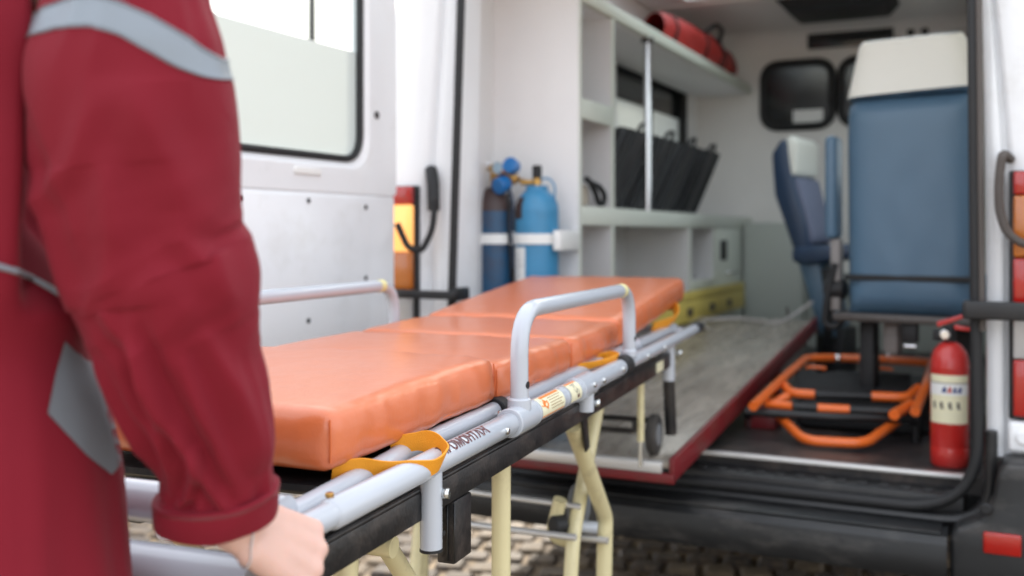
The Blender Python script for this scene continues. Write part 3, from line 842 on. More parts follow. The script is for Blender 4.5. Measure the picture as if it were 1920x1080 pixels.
# red bag on the top shelf
rb = empty("red_medical_bag", (-1.50, 4.62, 2.106), label="long red nylon bag with black straps lying on the top shelf", cat="bag")
Lb = 1.42
def bagf(u, v):
    a = 2 * math.pi * u
    y = v * Lb
    env = math.sin(math.pi * min(1, max(0.0, 0.04 + 0.92 * v))) ** 0.28
    r = 0.105 * env * (1 + 0.16 * noise.noise(Vector((math.cos(a) * 1.4, math.sin(a) * 1.4, v * 7))) + 0.05 * noise.noise(Vector((math.cos(a) * 5, math.sin(a) * 5, v * 30))))
    return Vector((r * 0.95 * math.cos(a), y, max(0.002, 0.088 + r * math.sin(a) * 0.95)))
MB().grid(bagf, 32, 60, closed_u=True).build("bag_body", M_REDBAG, rb)
for v in (0.10, 0.42, 0.62, 0.68, 0.88):
    pts = []
    for k in range(24):
        p = bagf(k / 24, v); d = Vector((p.x, 0, p.z - 0.088)).normalized(); pts.append(p + d * 0.002)
    MB().tube(pts, 0.006, 6, closed=True, flat=(0.004, 0.018)).build("strap", M_RUBBER, rb)
MB().tube([bagf(0.12, 0.44) , bagf(0.12, 0.48) + Vector((0.04, 0, 0.05)), bagf(0.12, 0.60) + Vector((0.04, 0, 0.05)), bagf(0.12, 0.64)], 0.012, 8, 0.04).build("handle", M_RUBBER, rb)

# ================================================================== GAS CYLINDERS
def wrapc(r, a0, a1, z0, z1, n=10, off=0.0012):
    return MB().grid(lambda u, w: Vector(((r + off) * math.cos(a0 + (a1 - a0) * u), (r + off) * math.sin(a0 + (a1 - a0) * u), z0 + (z1 - z0) * w)), n, 2)
def gas_cylinder(loc, body, label, dark):
    g = empty("gas_cylinder", loc, label=label, cat="gas cylinder")
    r = 0.077; H = 0.80
    MB().lathe([(0.06, 0), (r, 0.012), (r, H - 0.055)] , 32).build("cylinder_body", body, g)
    sh = [(r + .0004, H - 0.057), (r * 0.97, H - 0.035), (r * 0.84, H - 0.010), (r * 0.6, H + 0.012), (0.026, H + 0.025), (0.022, H + 0.03)]
    MB().lathe(sh, 32).build("shoulder", M_BROWN if dark else body, g)
    return g
gp1 = onY(925, 500, 3.27); gp2 = onY(1007, 500, 3.27)
g1 = gas_cylinder((gp1.x, 3.27, 0.541), M_CYLB, "dark blue gas cylinder with brown shoulder and brass regulator", True)
z0 = 0.80
v = MB().cyl((0, 0, z0 + .02), (0, 0, z0 + .115), 0.012, 14, 0.002)
v.cyl((0, 0, z0 + .065), (0.085, -0.01, z0 + .065), 0.013, 14, 0.002)
v.cyl((0.02, 0, z0 + .085), (0.06, 0, z0 + .095), 0.010, 12)
v.cyl((0.075, -0.02, z0 + .06), (0.075, 0.02, z0 + .06), 0.022, 18, 0.004)
v.cyl((0.085, 0, z0 + .06), (0.125, 0.0, z0 + .05), 0.008, 12)
v.cyl((-0.018, -.005, z0 + .098), (0.018, -.005, z0 + .098), 0.009, 6)
v.build("regulator", M_BRASS, g1)
MB().cyl((0.045, -0.055, z0 + .030), (0.056, -0.01, z0 + .045), 0.031, 20, 0.005).build("blue_knob", M_BLUEPL, g1)
MB().cyl((0.088, -0.050, z0 + .108), (0.088, -0.01, z0 + .098), 0.029, 20, 0.005).build("blue_knob", M_BLUEPL, g1)
gg = MB().cyl((0.040, -0.045, z0 + .098), (0.040, -0.005, z0 + .095), 0.024, 22, 0.003).build("pressure_gauge", M_CHROME, g1)
MB().cyl((0.040, -0.0475, z0 + .098), (0.040, -0.0455, z0 + .098), 0.020, 22).build("dial", mat("pale_blue_dial", (0.3, 0.42, 0.5), 0.3), gg)
MB().tube([(-0.01, 0, z0 + .11), (-0.035, -.01, z0 + .125), (-0.05, -.01, z0 + .155)], 0.003, 8, 0.02).build("thin_pipe", M_CHROME, g1)
MB().tube([(0.075, -0.02, z0 + .04), (0.078, -0.03, z0 - .02), (0.082, -0.04, z0 - .10), (0.083, -0.02, z0 - .30)], 0.006, 8, 0.05).build("hose", M_RUBBER, g1)
MB().tube([(0.06, -0.02, z0 + .05), (0.10, -0.03, z0 - .02), (0.088, -0.04, z0 - .10), (0.092, -0.02, z0 - .26)], 0.004, 8, 0.05).build("hose", M_DKBLUEV, g1)
wrapc(0.077, R(232), R(262), 0.62, 0.625).build("paint_scribble", M_LABELW, g1)
wrapc(0.077, R(238), R(290), 0.655, 0.661).build("paint_scribble", M_LABELW, g1)
g2 = gas_cylinder((gp2.x, 3.27, 0.541), M_CYLL, "light blue gas cylinder with white paper label and black valve", False)
v = MB().cyl((0, 0, z0 + .02), (0, 0, z0 + .06), 0.016, 14, 0.002); v.cyl((-0.06, -0.01, z0 + .045), (0.0, 0, z0 + .045), 0.010, 12, 0.002)
v.build("valve", M_BRASS, g2)
MB().cyl((0, 0, z0 + .06), (0, 0, z0 + .105), 0.017, 16, 0.003).build("valve_cap", M_RUBBER, g2)
MB().lathe([(0.036, z0 + .012), (0.040, z0 + .015), (0.040, z0 + .030), (0.034, z0 + .033)], 24).build("neck_ring", M_CYLL, g2)
MB().tube([(0.015, 0, z0 + .055), (0.05, -.01, z0 + .06), (0.075, -.01, z0 + .03), (0.07, -.01, z0 - .03)], 0.0035, 8, 0.03).build("thin_hose", M_CYLL, g2)
def wrap(r, a0, a1, z0, z1, n=10, off=0.0012):
    return MB().grid(lambda u, w: Vector(((r + off) * math.cos(a0 + (a1 - a0) * u), (r + off) * math.sin(a0 + (a1 - a0) * u), z0 + (z1 - z0) * w)), n, 2)
wrap(0.077, R(196), R(262), 0.475, 0.615).build("paper_label", M_LABELW, g2)
for k in range(6):
    wrap(0.0785, R(200), R(258 - (k % 3) * 9), 0.495 + k * 0.018, 0.4985 + k * 0.018).build("label_line", mat("faint_grey_print", (0.45, 0.45, 0.46), 0.6), g2)
def shoulder_patch():
    sh = [(0.077, z0 - 0.085), (0.077, z0 - 0.057), (0.077 * 0.97, z0 - 0.035), (0.077 * 0.84, z0 - 0.010)]
    return MB().grid(lambda u, w: Vector(((sh[round(w * 3)][0] + .0015) * math.cos(R(190 + 62 * u)), (sh[round(w * 3)][0] + .0015) * math.sin(R(190 + 62 * u)), sh[round(w * 3)][1])), 8, 4)
shoulder_patch().build("brown_patch", M_BROWN, g2)
# strap clamp
ck = empty("cylinder_strap", (0, 0, 0), label="white clamp band holding both gas cylinders to the cabinet end panel", cat="clamp")
zc = 1.185
def band(cx):
    m = MB()
    m.grid(lambda u, w: Vector((cx + 0.0795 * math.cos(R(175 + 190 * u)), 3.27 + 0.0795 * math.sin(R(175 + 190 * u)), zc - .018 + .036 * w)), 24, 2)
    m.grid(lambda u, w: Vector((cx + 0.0825 * math.cos(R(175 + 190 * u)), 3.27 + 0.0825 * math.sin(R(175 + 190 * u)), zc - .018 + .036 * w)), 24, 2)
    for zz in (zc - .018, zc + .018):
        m.grid(lambda u, w: Vector((cx + (0.0795 + .003 * w) * math.cos(R(175 + 190 * u)), 3.27 + (0.0795 + .003 * w) * math.sin(R(175 + 190 * u)), zz)), 24, 2)
    return m
band(gp1.x).build("band", M_LABELW, ck); band(gp2.x).build("band", M_LABELW, ck)
MB().box(gp2.x + 0.083, gp2.x + 0.112, 3.22, 3.399, zc - .04, zc + .03, 0.004).build("band_bracket", M_LABELW, ck)
MB().box((gp1.x + gp2.x) / 2 - .006, (gp1.x + gp2.x) / 2 + .006, 3.235, 3.399, zc - .022, zc + .026, 0.003).build("band_bracket", M_LABELW, ck)

# ================================================================== LOADING PLATFORM
plat = empty("loading_platform", (-1.08, 2.565, 0), label="sloping grey metal stretcher platform with red side rails running into the ambulance", cat="platform")
plat.location = (0, 0, 0)
PX0, PX1, PYA, PYB = -1.375, -0.786, 2.575, 4.82
def pz(y): return 0.597 + (y - PYA) * (0.208 / (PYB - PYA))
sl_ = Vector((0, PYB - PYA, pz(PYB) - pz(PYA)))
def pbox(x0, x1, ya, yb, za, zb):
    """box following the platform slope; za, zb are offsets from the deck"""
    return MB().prism([Vector((x0, ya, pz(ya) + za)), Vector((x0, yb, pz(yb) + za)), Vector((x0, yb, pz(yb) + zb)), Vector((x0, ya, pz(ya) + zb))], (x1 - x0, 0, 0), 0.002)
pbox(PX0, PX1 - 0.012, PYA + 0.01, PYB, -0.016, 0).build("deck", M_DECK, plat)
pbox(PX1 - 0.011, PX1 + 0.004, PYA, PYB, -0.048, 0.014).build("side_rail", M_REDM, plat)
pbox(PX0 - 0.004, PX0 + 0.0, PYA, PYB, -0.048, 0.014).build("side_rail", M_REDM, plat)
pbox(PX0 + .002, PX1 - .03, PYA - 0.006, PYA + 0.012, -0.026, 0.003).build("front_trim", M_ALU, plat)
pbox(PX0 + .002, PX1 + 0.004, PYA - 0.004, PYA + 0.010, -0.052, -0.027).build("front_rail", M_REDM, plat)
for y in (3.05, 4.2):
    for x in (PX0 + .05, PX1 - .06):
        MB().box(x - .015, x + .015, y - .03, y + .03, 0.541, pz(y) - 0.017, 0.003).build("support_leg", M_REDM, plat)
MB().box(-0.80, -0.70, 3.45, 3.60, 0.541, 0.60, 0.006).build("rail_bracket", M_REDM, plat)
MB().tube([onY(1478, 600, 4.78), onY(1476, 575, 4.78)], 0.006, 8).build("stop_pin", M_DKGREY, plat)
# cable lying on deck
cb = tag(MB().tube([Vector((-1.20, 4.45, pz(4.45) + .01)), Vector((-1.28, 4.6, pz(4.6) + .02)), Vector((-1.10, 4.72, pz(4.7) + .02)), Vector((-0.92, 4.6, pz(4.6) + .012)), Vector((-0.85, 4.78, pz(4.78) + .05)), Vector((-0.80, 4.80, pz(4.78) + .09))], 0.007, 8, 0.08).build("oxygen_tube", mat("grey_hose", (0.4, 0.37, 0.36), 0.4)),
         "thin grey tube lying across the far end of the platform", "tube")
# yellow board
yb = empty("yellow_splint_board", (0, 0, 0), label="yellow plastic board with cut-outs standing on edge behind the mattress", cat="board")
def ypl(y0, y1, z0, z1): return MB().box(-1.365, -1.335, y0, y1, z0, z1, 0.004)
m = ypl(4.15, 5.75, 0.885, 0.93)
m.box(-1.365, -1.335, 4.15, 5.75, 0.79, 0.8845, 0.003)
m.build("board_body", M_YEL, yb)
for y in (4.6, 5.0, 5.35):
    MB().box(-1.3355, -1.333, y, y + .09, 0.815, 0.855, 0.001, 1).build("slot", M_BROWN, yb)

# ================================================================== SEATS
# large attendant seat seen from behind
seat = empty("attendant_seat", (-0.286, 3.65, 0.54), R(-9), label="large blue vinyl attendant seat seen from behind with white headrest cover", cat="seat")
def shell(w0, w1, z0, z1, y0, th, bulge, name, m, par, rr=0.03, n=12, nz=14, topskew=0.0):
    """upright upholstered back panel: width tapers from w0 (bottom) to w1 (top)"""
    mb = MB()
    def f(u, v, side):
        z = z0 + (z1 - z0) * v
        w = w0 + (w1 - w0) * v
        x = (u - .5) * 2
        w *= 1 - .07 * max(0, (v - .75) / .25) ** 4
        edge = (1 - abs(x) ** 6) ** 0.5 if abs(x) < 1 else 0
        ve = (1 - abs(2 * v - 1) ** 14) ** 0.5 if 0 < v < 1 else 0
        e = min(edge, ve)
        yy = y0 + (th / 2) * e * side * (1 + bulge * (1 - x * x) * side * -1)
        wob = 0.003 * noise.noise(Vector((x * 3, v * 6, side)))
        return Vector((x * w, yy + wob * e, z + topskew * x * v))
    mb.grid(lambda u, v: f(u, v, -1), n * 2, nz)
    mb.grid(lambda u, v: f(u, v, 1), n * 2, nz)
    return mb.build(name, m, par, 60)
shell(0.206, 0.213, 0.39, 1.13, 0.0, 0.11, 0.2, "backrest", M_BLUEV, seat, nz=24)
shell(0.206, 0.163, 1.12, 1.325, -0.006, 0.10, 0.1, "headrest", M_BLUEV, seat, nz=16)
mbh = MB()
def hc(u, v, side):
    z = 1.135 + 0.188 * v + 0.012 * (u - .5) * (1 - v); w = (0.211 - 0.044 * v - 0.004) * (1 - .06 * max(0, (v - .75) / .25) ** 4)
    x = (u - .5) * 2
    e = (1 - abs(x) ** 6) ** 0.5
    ve = 1 if v < .9 else (1 - ((v - .9) / .1) ** 2) ** 0.5
    yy = -0.006 + side * (0.057 * e * ve + 0.002)
    return Vector((x * (w + .004), yy, z))
mbh.grid(lambda u, v: hc(u, v, -1), 26, 16); mbh.grid(lambda u, v: hc(u, v, 1), 26, 16)
mbh.build("headrest_cover", M_COVER, seat, 60)
MB().box(-0.205, 0.205, -0.068, -0.058, 0.505, 0.525, 0.003).build("belt", M_RUBBER, seat)
MB().bm(bmesh.new()) if False else None
cu = cushion_fn(0.23, 0.24, 0.11, 0.035, 0.015, (10, 10, 4)); co = cu.build("seat_cushion", M_BLUEV, seat); co.location = (0, 0.27, 0.40)
MB().box(-0.245, 0.225, -0.07, 0.45, 0.365, 0.392, 0.005).build("seat_frame", M_DKGREY, seat)
pd = MB().box(-0.18, -0.13, 0.02, 0.10, 0.02, 0.365, 0.008); pd.box(0.08, 0.16, 0.20, 0.32, 0.02, 0.365, 0.008); pd.box(-0.22, 0.22, -0.03, 0.36, 0.0, 0.02, 0.004)
pd.build("pedestal", M_RUBBER, seat)
MB().box(-0.10, -0.05, 0.02, 0.10, 0.25, 0.36, 0.01).build("adjuster_box", mat("warm_grey_plastic", (0.22, 0.2, 0.19), 0.5), seat)
ar = MB()
ar.box(-0.284, -0.242, -0.04, 0.05, 0.645, 1.005, 0.018, 4)
ar.build("armrest", M_BLUEV, seat)
MB().box(-0.268, -0.235, -0.02, 0.03, 0.395, 0.645, 0.006).build("armrest_bracket", mat("warm_grey_plastic", (0.22, 0.2, 0.19)), seat)
MB().cyl((-0.29, 0, 0.47), (-0.22, 0, 0.47), 0.035, 18, 0.004).build("recline_knob", M_RUBBER, seat)
MB().tube([(-0.25, -0.02, 0.56), (-0.275, -0.03, 0.45), (-0.285, -0.03, 0.35), (-0.25, -0.03, 0.335), (-0.22, -0.02, 0.37)], 0.012, 10, 0.04).build("belt_buckle_stalk", M_RUBBER, seat)
bk = MB().box(-0.02, 0.03, -0.05, -0.02, 0.30, 0.365, 0.006); bk.build("buckle", M_RUBBER, seat)
MB().cyl((-0.01, -0.055, 0.29), (0.03, -0.055, 0.29), 0.008, 12, 0.002).build("buckle_tongue", M_CHROME, seat)

# smaller seat near the partition, turned to the aisle
s2p = onY(1508, 500, 5.05)
seat2 = empty("folding_seat", (s2p.x + 0.06, 5.05, 0.54), R(-98), label="narrow dark blue folding seat with pale headrest beside the partition windows", cat="seat")
def side_prof(pts, w, name, m, par, bev=0.02, x0=None):
    # pts: (y, z) profile, extruded along x
    return MB().prism([Vector((-w / 2, y, z)) for y, z in pts], (w, 0, 0), bev, seg=3).build(name, m, par)
# local +y = direction the sitter faces
side_prof([(-0.12, 1.12), (-0.17, 1.05), (-0.155, 0.85), (-0.06, 0.58), (0.02, 0.58), (0.0, 0.72), (-0.05, 0.88), (-0.075, 1.02), (-0.085, 1.11)], 0.34, "backrest", M_DKBLUEV, seat2, 0.022)
side_prof([(-0.10, 1.115), (-0.075, 1.135), (-0.04, 1.10), (-0.045, 0.95), (-0.08, 0.93)], 0.33, "headrest_cover", M_COVER, seat2, 0.014)
side_prof([(-0.09, 0.93), (-0.035, 0.93), (0.035, 0.66), (0.03, 0.62), (-0.02, 0.62)], 0.30, "back_padding", M_GREYV, seat2, 0.012)
side_prof([(-0.06, 0.60), (0.23, 0.62), (0.25, 0.56), (0.02, 0.52), (-0.06, 0.53)], 0.40, "seat_cushion", M_DKBLUEV, seat2, 0.02)
side_prof([(-0.05, 0.54), (0.06, 0.54), (0.13, 0.18), (0.06, 0.18)], 0.30, "folded_pan", M_BLUEV, seat2, 0.016)
MB().box(-0.12, 0.12, 0.03, 0.16, 0.0, 0.22, 0.01).build("seat_post", M_RUBBER, seat2)
MB().tube([(0.19, 0.10, 0.50), (0.21, 0.12, 0.38), (0.21, 0.12, 0.22), (0.18, 0.08, 0.10)], 0.022, 10, 0.05).build("belt_bundle", M_RUBBER, seat2)

# ================================================================== EVACUATION CHAIR (orange tubes, folded on floor)
ev = empty("evacuation_chair", (0, 0, 0), label="folded evacuation chair of orange tubes and black cloth lying on the van floor", cat="evacuation chair")
rt = 0.0155
def etube(pts, m=M_ORANGEM, r=rt, fl=0.03, name="frame_tube"):
    return MB().tube(pts, r, 12, fl).build(name, m, ev)
ztop = 0.72
etube([onZ(1412, 762, .655), onZ(1470, 708, .70), onZ(1512, 672, ztop), onZ(1570, 671, ztop)])
etube([onZ(1571, 671, ztop), onZ(1668, 675, ztop)])
etube([onZ(1669, 675, ztop), onZ(1748, 680, ztop), onZ(1736, 725, .70), onZ(1716, 772, .66)])
for px in (1571, 1618, 1667):
    p = onZ(px, 673, ztop)
    MB().box(p.x - .008, p.x + .008, p.y - .018, p.y + .018, p.z - .018, p.z + .018, 0.003).build("clamp", M_CHROME, ev)
etube([onZ(1470, 722, .68), onZ(1482, 737, .665), onZ(1528, 740, .665)], r=0.016)
etube([onZ(1529, 740, .665), onZ(1633, 743, .665)], M_BLACKPL, 0.0145, name="black_grip")
etube([onZ(1634, 743, .665), onZ(1700, 746, .665), onZ(1722, 728, .685)], r=0.016)
etube([onZ(1398, 772, .62), onZ(1560, 782, .62), onZ(1712, 784, .62)], M_BLACKPL, 0.014, name="lower_bar")
etube([onZ(1436, 757, .642), onZ(1486, 762, .642)], r=0.0145)
etube([onZ(1487, 762, .642), onZ(1532, 764, .642)], M_BLACKPL, 0.0138, name="black_sleeve")
etube([onZ(1533, 765, .642), onZ(1593, 768, .642)], r=0.0145)
etube([onZ(1594, 768, .642), onZ(1680, 772, .642)], M_BLACKPL, 0.0138, name="black_sleeve")
etube([onZ(1676, 778, .645), onZ(1708, 758, .66)], r=0.017)
etube([onZ(1444, 760, .63), onZ(1478, 742, .66)], r=0.015)
etube([onZ(1462, 782, .60), onZ(1508, 826, .565), onZ(1622, 832, .565), onZ(1682, 790, .60)], fl=0.05, name="foot_handle")
sm_ = MB()
A, B_, C_, D_ = onZ(1492, 696, .70), onZ(1708, 700, .70), onZ(1700, 738, .665), onZ(1490, 732, .665)
sm_.grid(lambda u, v: (A.lerp(B_, u)).lerp(D_.lerp(C_, u), v) + Vector((0, 0, -0.012 * math.sin(math.pi * v) + 0.006 * noise.noise(Vector((u * 7, v * 7, 0))))), 20, 14)
sm_.grid(lambda u, v: (A.lerp(B_, u)).lerp(D_.lerp(C_, u), v) + Vector((0, 0, -0.020 - 0.012 * math.sin(math.pi * v))), 20, 14)
sm_.build("seat_sling", M_CLOTHB, ev)
q1, q2 = onZ(1485, 775, .60), onZ(1700, 720, .60)
MB().box(q1.x, q1.x + .40, q1.y + .05, q2.y, 0.545, 0.642, 0.025, 3).build("folded_cloth", M_CLOTHB, ev)
for px, py, z in ((1405, 770, .60), (1716, 782, .62)):
    p = onZ(px, py, z)
    MB().cyl(p + Vector((-.012, 0, 0)), p + Vector((.012, 0, 0)), 0.03, 18, 0.004).build("caster", M_RUBBER, ev)
    MB().cyl((p.x, p.y, 0.541), (p.x, p.y, p.z), 0.011, 10).build("stub_leg", M_BLACKPL, ev)
for px, py in ((1530, 690), (1655, 692)):
    p = onZ(px, py, .71)
    MB().tube([p + Vector((-.03, 0, 0)), p + Vector((-.03, .02, .0)), p + Vector((.03, .02, 0)), p + Vector((.03, 0, 0))], 0.006, 8, 0.01).build("buckle", M_ORANGEM, ev)

# ================================================================== FIRE EXTINGUISHER
ep = onY(1781, 866, 3.16)
ex = empty("fire_extinguisher", (ep.x, 3.16, 0.541), 0, label="red powder fire extinguisher with cream label standing inside the right door post", cat="fire extinguisher")
r = 0.052
MB().lathe([(0.048, 0), (r, 0.006), (r + .0005, 0.05), (r - .001, 0.054), (r, 0.058), (r, 0.275), (r + .001, 0.28), (r, 0.285), (r * 0.98, 0.30), (r * 0.86, 0.325), (r * 0.6, 0.343), (0.018, 0.352)], 36).build("tank", M_EXT, ex)
MB().cyl((0, 0, 0.35), (0, 0, 0.395), 0.017, 16, 0.003).build("valve", M_RUBBER, ex)
MB().cyl((-0.012, -0.03, 0.374), (-0.012, -0.012, 0.374), 0.014, 18, 0.003).build("gauge", M_CHROME, ex)
MB().box(-0.045, -0.02, -0.012, 0.012, 0.355, 0.385, 0.004).build("nozzle", M_RUBBER, ex)
MB().prism([Vector((-0.032, -.011, 0.393)), Vector((0.055, -.011, 0.430)), Vector((0.055, -.011, 0.440)), Vector((-0.034, -.011, 0.408))], (0, 0.022, 0), 0.002).build("lever", M_EXT, ex)
MB().prism([Vector((0.01, -.010, 0.388)), Vector((0.056, -.010, 0.385)), Vector((0.056, -.010, 0.394)), Vector((0.012, -.010, 0.402))], (0, 0.02, 0), 0.002).build("carry_handle", M_EXT, ex)
va = math.atan2(-ep.y, -ep.x)                          # towards the yard
wrap(r, va - R(68), va + R(62), 0.125, 0.262, 16).build("label", M_LABEL, ex)
wrap(r, va - R(68), va + R(62), 0.238, 0.2405, 16, 0.0018).build("label_rule", M_INK, ex)
wrap(r, va - R(68), va + R(62), 0.205, 0.238, 16, 0.0016).build("label_white_band", M_LABELW, ex)
def curved_text(s, size, rad, a_c, zc_, m, par, name, bold=0.0):
    b = text_mesh(s, size, bold)
    xs_ = [v.co.x for v in b.verts]; w = max(xs_) - min(xs_); x0_ = min(xs_)
    for v in b.verts:
        a = a_c + (v.co.x - x0_ - w / 2) / rad
        v.co = Vector((rad * math.cos(a), rad * math.sin(a), zc_ + v.co.y - size * 0.35))
    return MB().bm(b, False).build(name, m, par)
# blue and red mark and four small pictograms
for k, (a0, a1) in enumerate(((-24, -10), (-8, 4), (6, 18), (20, 34))):
    z_a, z_b = 0.213, 0.229
    mbx = MB()
    rr_ = r + 0.0024
    aa, ab, ac = va + R(a0), va + R(a1), va + R(a0 + 6)
    mbx.add([(rr_ * math.cos(aa), rr_ * math.sin(aa), z_a), (rr_ * math.cos(ab), rr_ * math.sin(ab), z_a), (rr_ * math.cos(ab), rr_ * math.sin(ab), z_b), (rr_ * math.cos(ac), rr_ * math.sin(ac), z_b)], [(0, 1, 2, 3)], False)
    mbx.build("label_mark", M_EXT if k == 1 else M_INKB, ex)
for k in range(4):
    a0 = va + R(-52 + k * 24)
    wrap(r, a0, a0 + R(8), 0.170, 0.186, 4, 0.002).build("pictogram", M_INK, ex)
    wrap(r, a0 + R(3), a0 + R(10), 0.166, 0.172, 4, 0.0024).build("pictogram", M_INK, ex)

# ================================================================== STRETCHER
SA = math.atan2(0.0823, 0.9966)
nr = P(960 + 1900 * 0.266 / 2.3, 440, 2.3)
lat = Vector((math.cos(SA), math.sin(SA), 0))
SO = nr - lat * 0.30; SO.z = 0
stt = empty("stretcher", SO, SA, label="wheeled ambulance stretcher with grey tube frame, side rails and cream legs", cat="stretcher")
def rz(t): return 0.910 + 0.0125 * t
HX = 0.30
r1 = 0.0152
TA, TB = -1.40, 0.78
def build_all(items, name, m): pass
for sx in (1, -1):
    X = HX * sx
    # outer main rail
    mb = MB().tube([(X, TA, rz(TA)), (X, 0.755, rz(.755))], r1, 20)
    rail = mb.build("side_beam", M_TUBE, stt)
    MB().cyl((X, 0.755, rz(.755)), (X, 0.83, rz(.83)), 0.0175, 18, 0.003).build("end_cap", M_RUBBER, rail)
    MB().tube([(X, -1.285, rz(-1.285)), (X, -1.280, rz(-1.28)), (X, -0.735, rz(-.735)), (X, -.73, rz(-.73))], 0.0178, 20, radii=[0.0150, 0.0178, 0.0178, .016]).build("outer_sleeve", M_TUBE, rail)
    for (a, b2, rr_) in ((-0.745, -0.66, 0.0235), (-0.645, -0.655, 0.0225), (-0.50, -0.30, 0.0205), (-0.405, -0.315, 0.0235)):
        MB().cyl((X, a, rz(a)), (X, b2, rz(b2)), rr_, 22, 0.0015).build("clamp_sleeve", M_TUBE, rail)
    MB().tube([(X, -0.66, rz(-.66)), (X, -.40, rz(-.4))], 0.0198, 20).build("label_sleeve", M_TUBE, rail)
    MB().tube([(X, -0.315, rz(-.315)), (X, -0.07, rz(-.07))], 0.0185, 20).build("outer_sleeve", M_TUBE, rail)
    MB().cyl((X, -0.085, rz(-.08)), (X, -0.035, rz(-.03)), 0.0235, 20, 0.002).build("rubber_ring", M_RUBBER, rail)
    # guard rail
    for (ya, yb2) in ((-0.70, 0.0),):
        gz = rz(0) + 0.166
        gr_ = MB().tube([(X, ya, rz(ya) + .01), (X, ya, gz), (X, yb2, gz), (X, yb2, rz(yb2) + .01)], 0.0148, 18, 0.075).build("guard_rail", M_TUBE, stt)
        MB().tube([(X, yb2 - .085, gz), (X, yb2 - .062, gz)], 0.0155, 18).build("tape_band", mat("yellowed_tape", (0.72, 0.66, 0.32), 0.45), gr_)
        MB().cyl((X + sx * .0135, ya, rz(ya) + .055), (X + sx * .0155, ya, rz(ya) + .055), 0.0062, 14).build("pin_hole", M_RUBBER, gr_)
        MB().cyl((X + sx * .0135, yb2, rz(yb2) + .055), (X + sx * .0155, yb2, rz(yb2) + .055), 0.0062, 14).build("pin_hole", M_RUBBER, gr_)
        MB().cyl((X, ya, rz(ya) + .012), (X, ya, rz(ya) + .034), 0.0195, 18, 0.003).build("weld_collar", M_TUBE, gr_)
        MB().cyl((X, yb2, rz(yb2) + .012), (X, yb2, rz(yb2) + .030), 0.0185, 18, 0.003).build("weld_collar", M_TUBE, gr_)
    # inner tube carrying the mattress, with slight bend at the foot end
    xi = (HX - 0.052) * sx
    MB().tube([(xi + .01 * sx, -1.32, rz(-1.32) - .004), (xi + .006 * sx, -1.05, rz(-1) + .004), (xi, -1.0, rz(-1) + .006), (xi, -0.60, rz(-.6) + .006)], r1, 18, 0.04).build("inner_tube", M_TUBE, stt)
    MB().tube([(xi, -0.60, rz(-.6) + .005), (xi, 0.70, rz(.7) + .006)], 0.0165, 18).build("inner_tube", M_TUBE, stt)
    MB().cyl((xi, -.685, rz(-.66) + .006), (xi, -.655, rz(-.66) + .006), 0.0215, 22, 0.002).build("rubber_ring", M_RUBBER, stt)
    # second short tube at the foot end, lying between inner tube and beam
    xm = (HX - 0.034) * sx
    MB().tube([(xm, -1.39, rz(-1.39) - .024), (xm, -1.03, rz(-1.03) - .020)], 0.0125, 16).build("slide_tube", M_TUBE, stt)
    MB().tube([(xm, -1.15, rz(-1.15) - .021), (xm, -1.08, rz(-1.08) - .021)], 0.0132, 16).build("tape_band", mat("pale_tape", (0.56, 0.56, 0.52), 0.5), stt)
    # support stub hanging from the beam
    xs_ = (HX + 0.0) * sx
    MB().tube([(xs_, -1.028, rz(-1.03) + .0), (xs_, -1.028, rz(-1.03) - .112)], 0.0150, 20).build("stub_post", M_TUBE, stt)
    MB().cyl((xs_, -1.028, rz(-1.03) - .1125), (xs_, -1.028, rz(-1.03) - .116), 0.0155, 20).build("post_cap", M_RUBBER, stt)
    MB().cyl((xs_ + sx * .013, -1.022, rz(-1.03) - .04), (xs_ + sx * .023, -1.020, rz(-1.03) - .04), 0.0075, 6).build("bolt", M_BOLT, stt)
    MB().cyl((xs_ + sx * .0145, -1.020, rz(-1.03) - .093), (xs_ + sx * .0156, -1.020, rz(-1.03) - .093), 0.0035, 12).build("pin_hole", M_RUBBER, stt)
    MB().tube([(xs_, -0.335, rz(-.33)), (xs_, -0.335, rz(-.33) - .052)], 0.0165, 20).build("stub_post", M_TUBE, stt)
    MB().cyl((xs_ + sx * .015, -0.325, rz(-.33) - .037), (xs_ + sx * .026, -0.323, rz(-.33) - .037), 0.0075, 6).build("bolt", M_BOLT, stt)
    MB().tube([(xs_ - .02 * sx, 0.50, rz(.5)), (xs_ - .02 * sx, 0.50, rz(.5) - .115)], 0.017, 18).build("stub_post", M_TUBE, stt)
    MB().cyl((xs_, 0.51, rz(.5) - .04), (xs_ + .014 * sx, 0.512, rz(.5) - .04), 0.0085, 6).build("bolt", M_BOLT, stt)
    MB().tube([(xi, 0.18, rz(.18) + .004), (xi + .03 * sx, 0.19, rz(.18) + .022)], 0.016, 14).build("cross_lug", M_TUBE, stt)
    # small rivets/bolts on the beam
    for (y, zz) in ((-0.80, 0.0), (-0.27, 0.0), (-0.12, 0.002), (0.12, 0.0), (0.30, 0.0), (-0.355, 0.004)):
        rr_ = 0.0178 if y < -.7 else (0.0235 if y < -.34 else (0.0185 if y < 0 else 0.0152))
        MB().cyl((X + sx * (rr_ - .002), y, rz(y) + zz), (X + sx * (rr_ + .004), y, rz(y) + zz), 0.0055, 10, 0.0015).build("bolt", M_BOLT, rail)
    MB().cyl((xi + sx * .014, -0.70, rz(-.7) + .004), (xi + sx * .02, -0.70, rz(-.7) + .004), 0.0065, 10, 0.0015).build("bolt", M_BOLT, stt)
    MB().cyl((X - sx * .004, -1.275, rz(-1.27) + .017), (X - sx * .004, -1.275, rz(-1.27) + .0225), 0.005, 12, 0.001).build("brass_rivet", M_BRASS, rail)
    # black lower box-section rail with a step
    zb = -0.052
    xl = (HX - 0.022) * sx
    lr = MB()
    a0_, b0_ = (xl - .014, xl + .014)
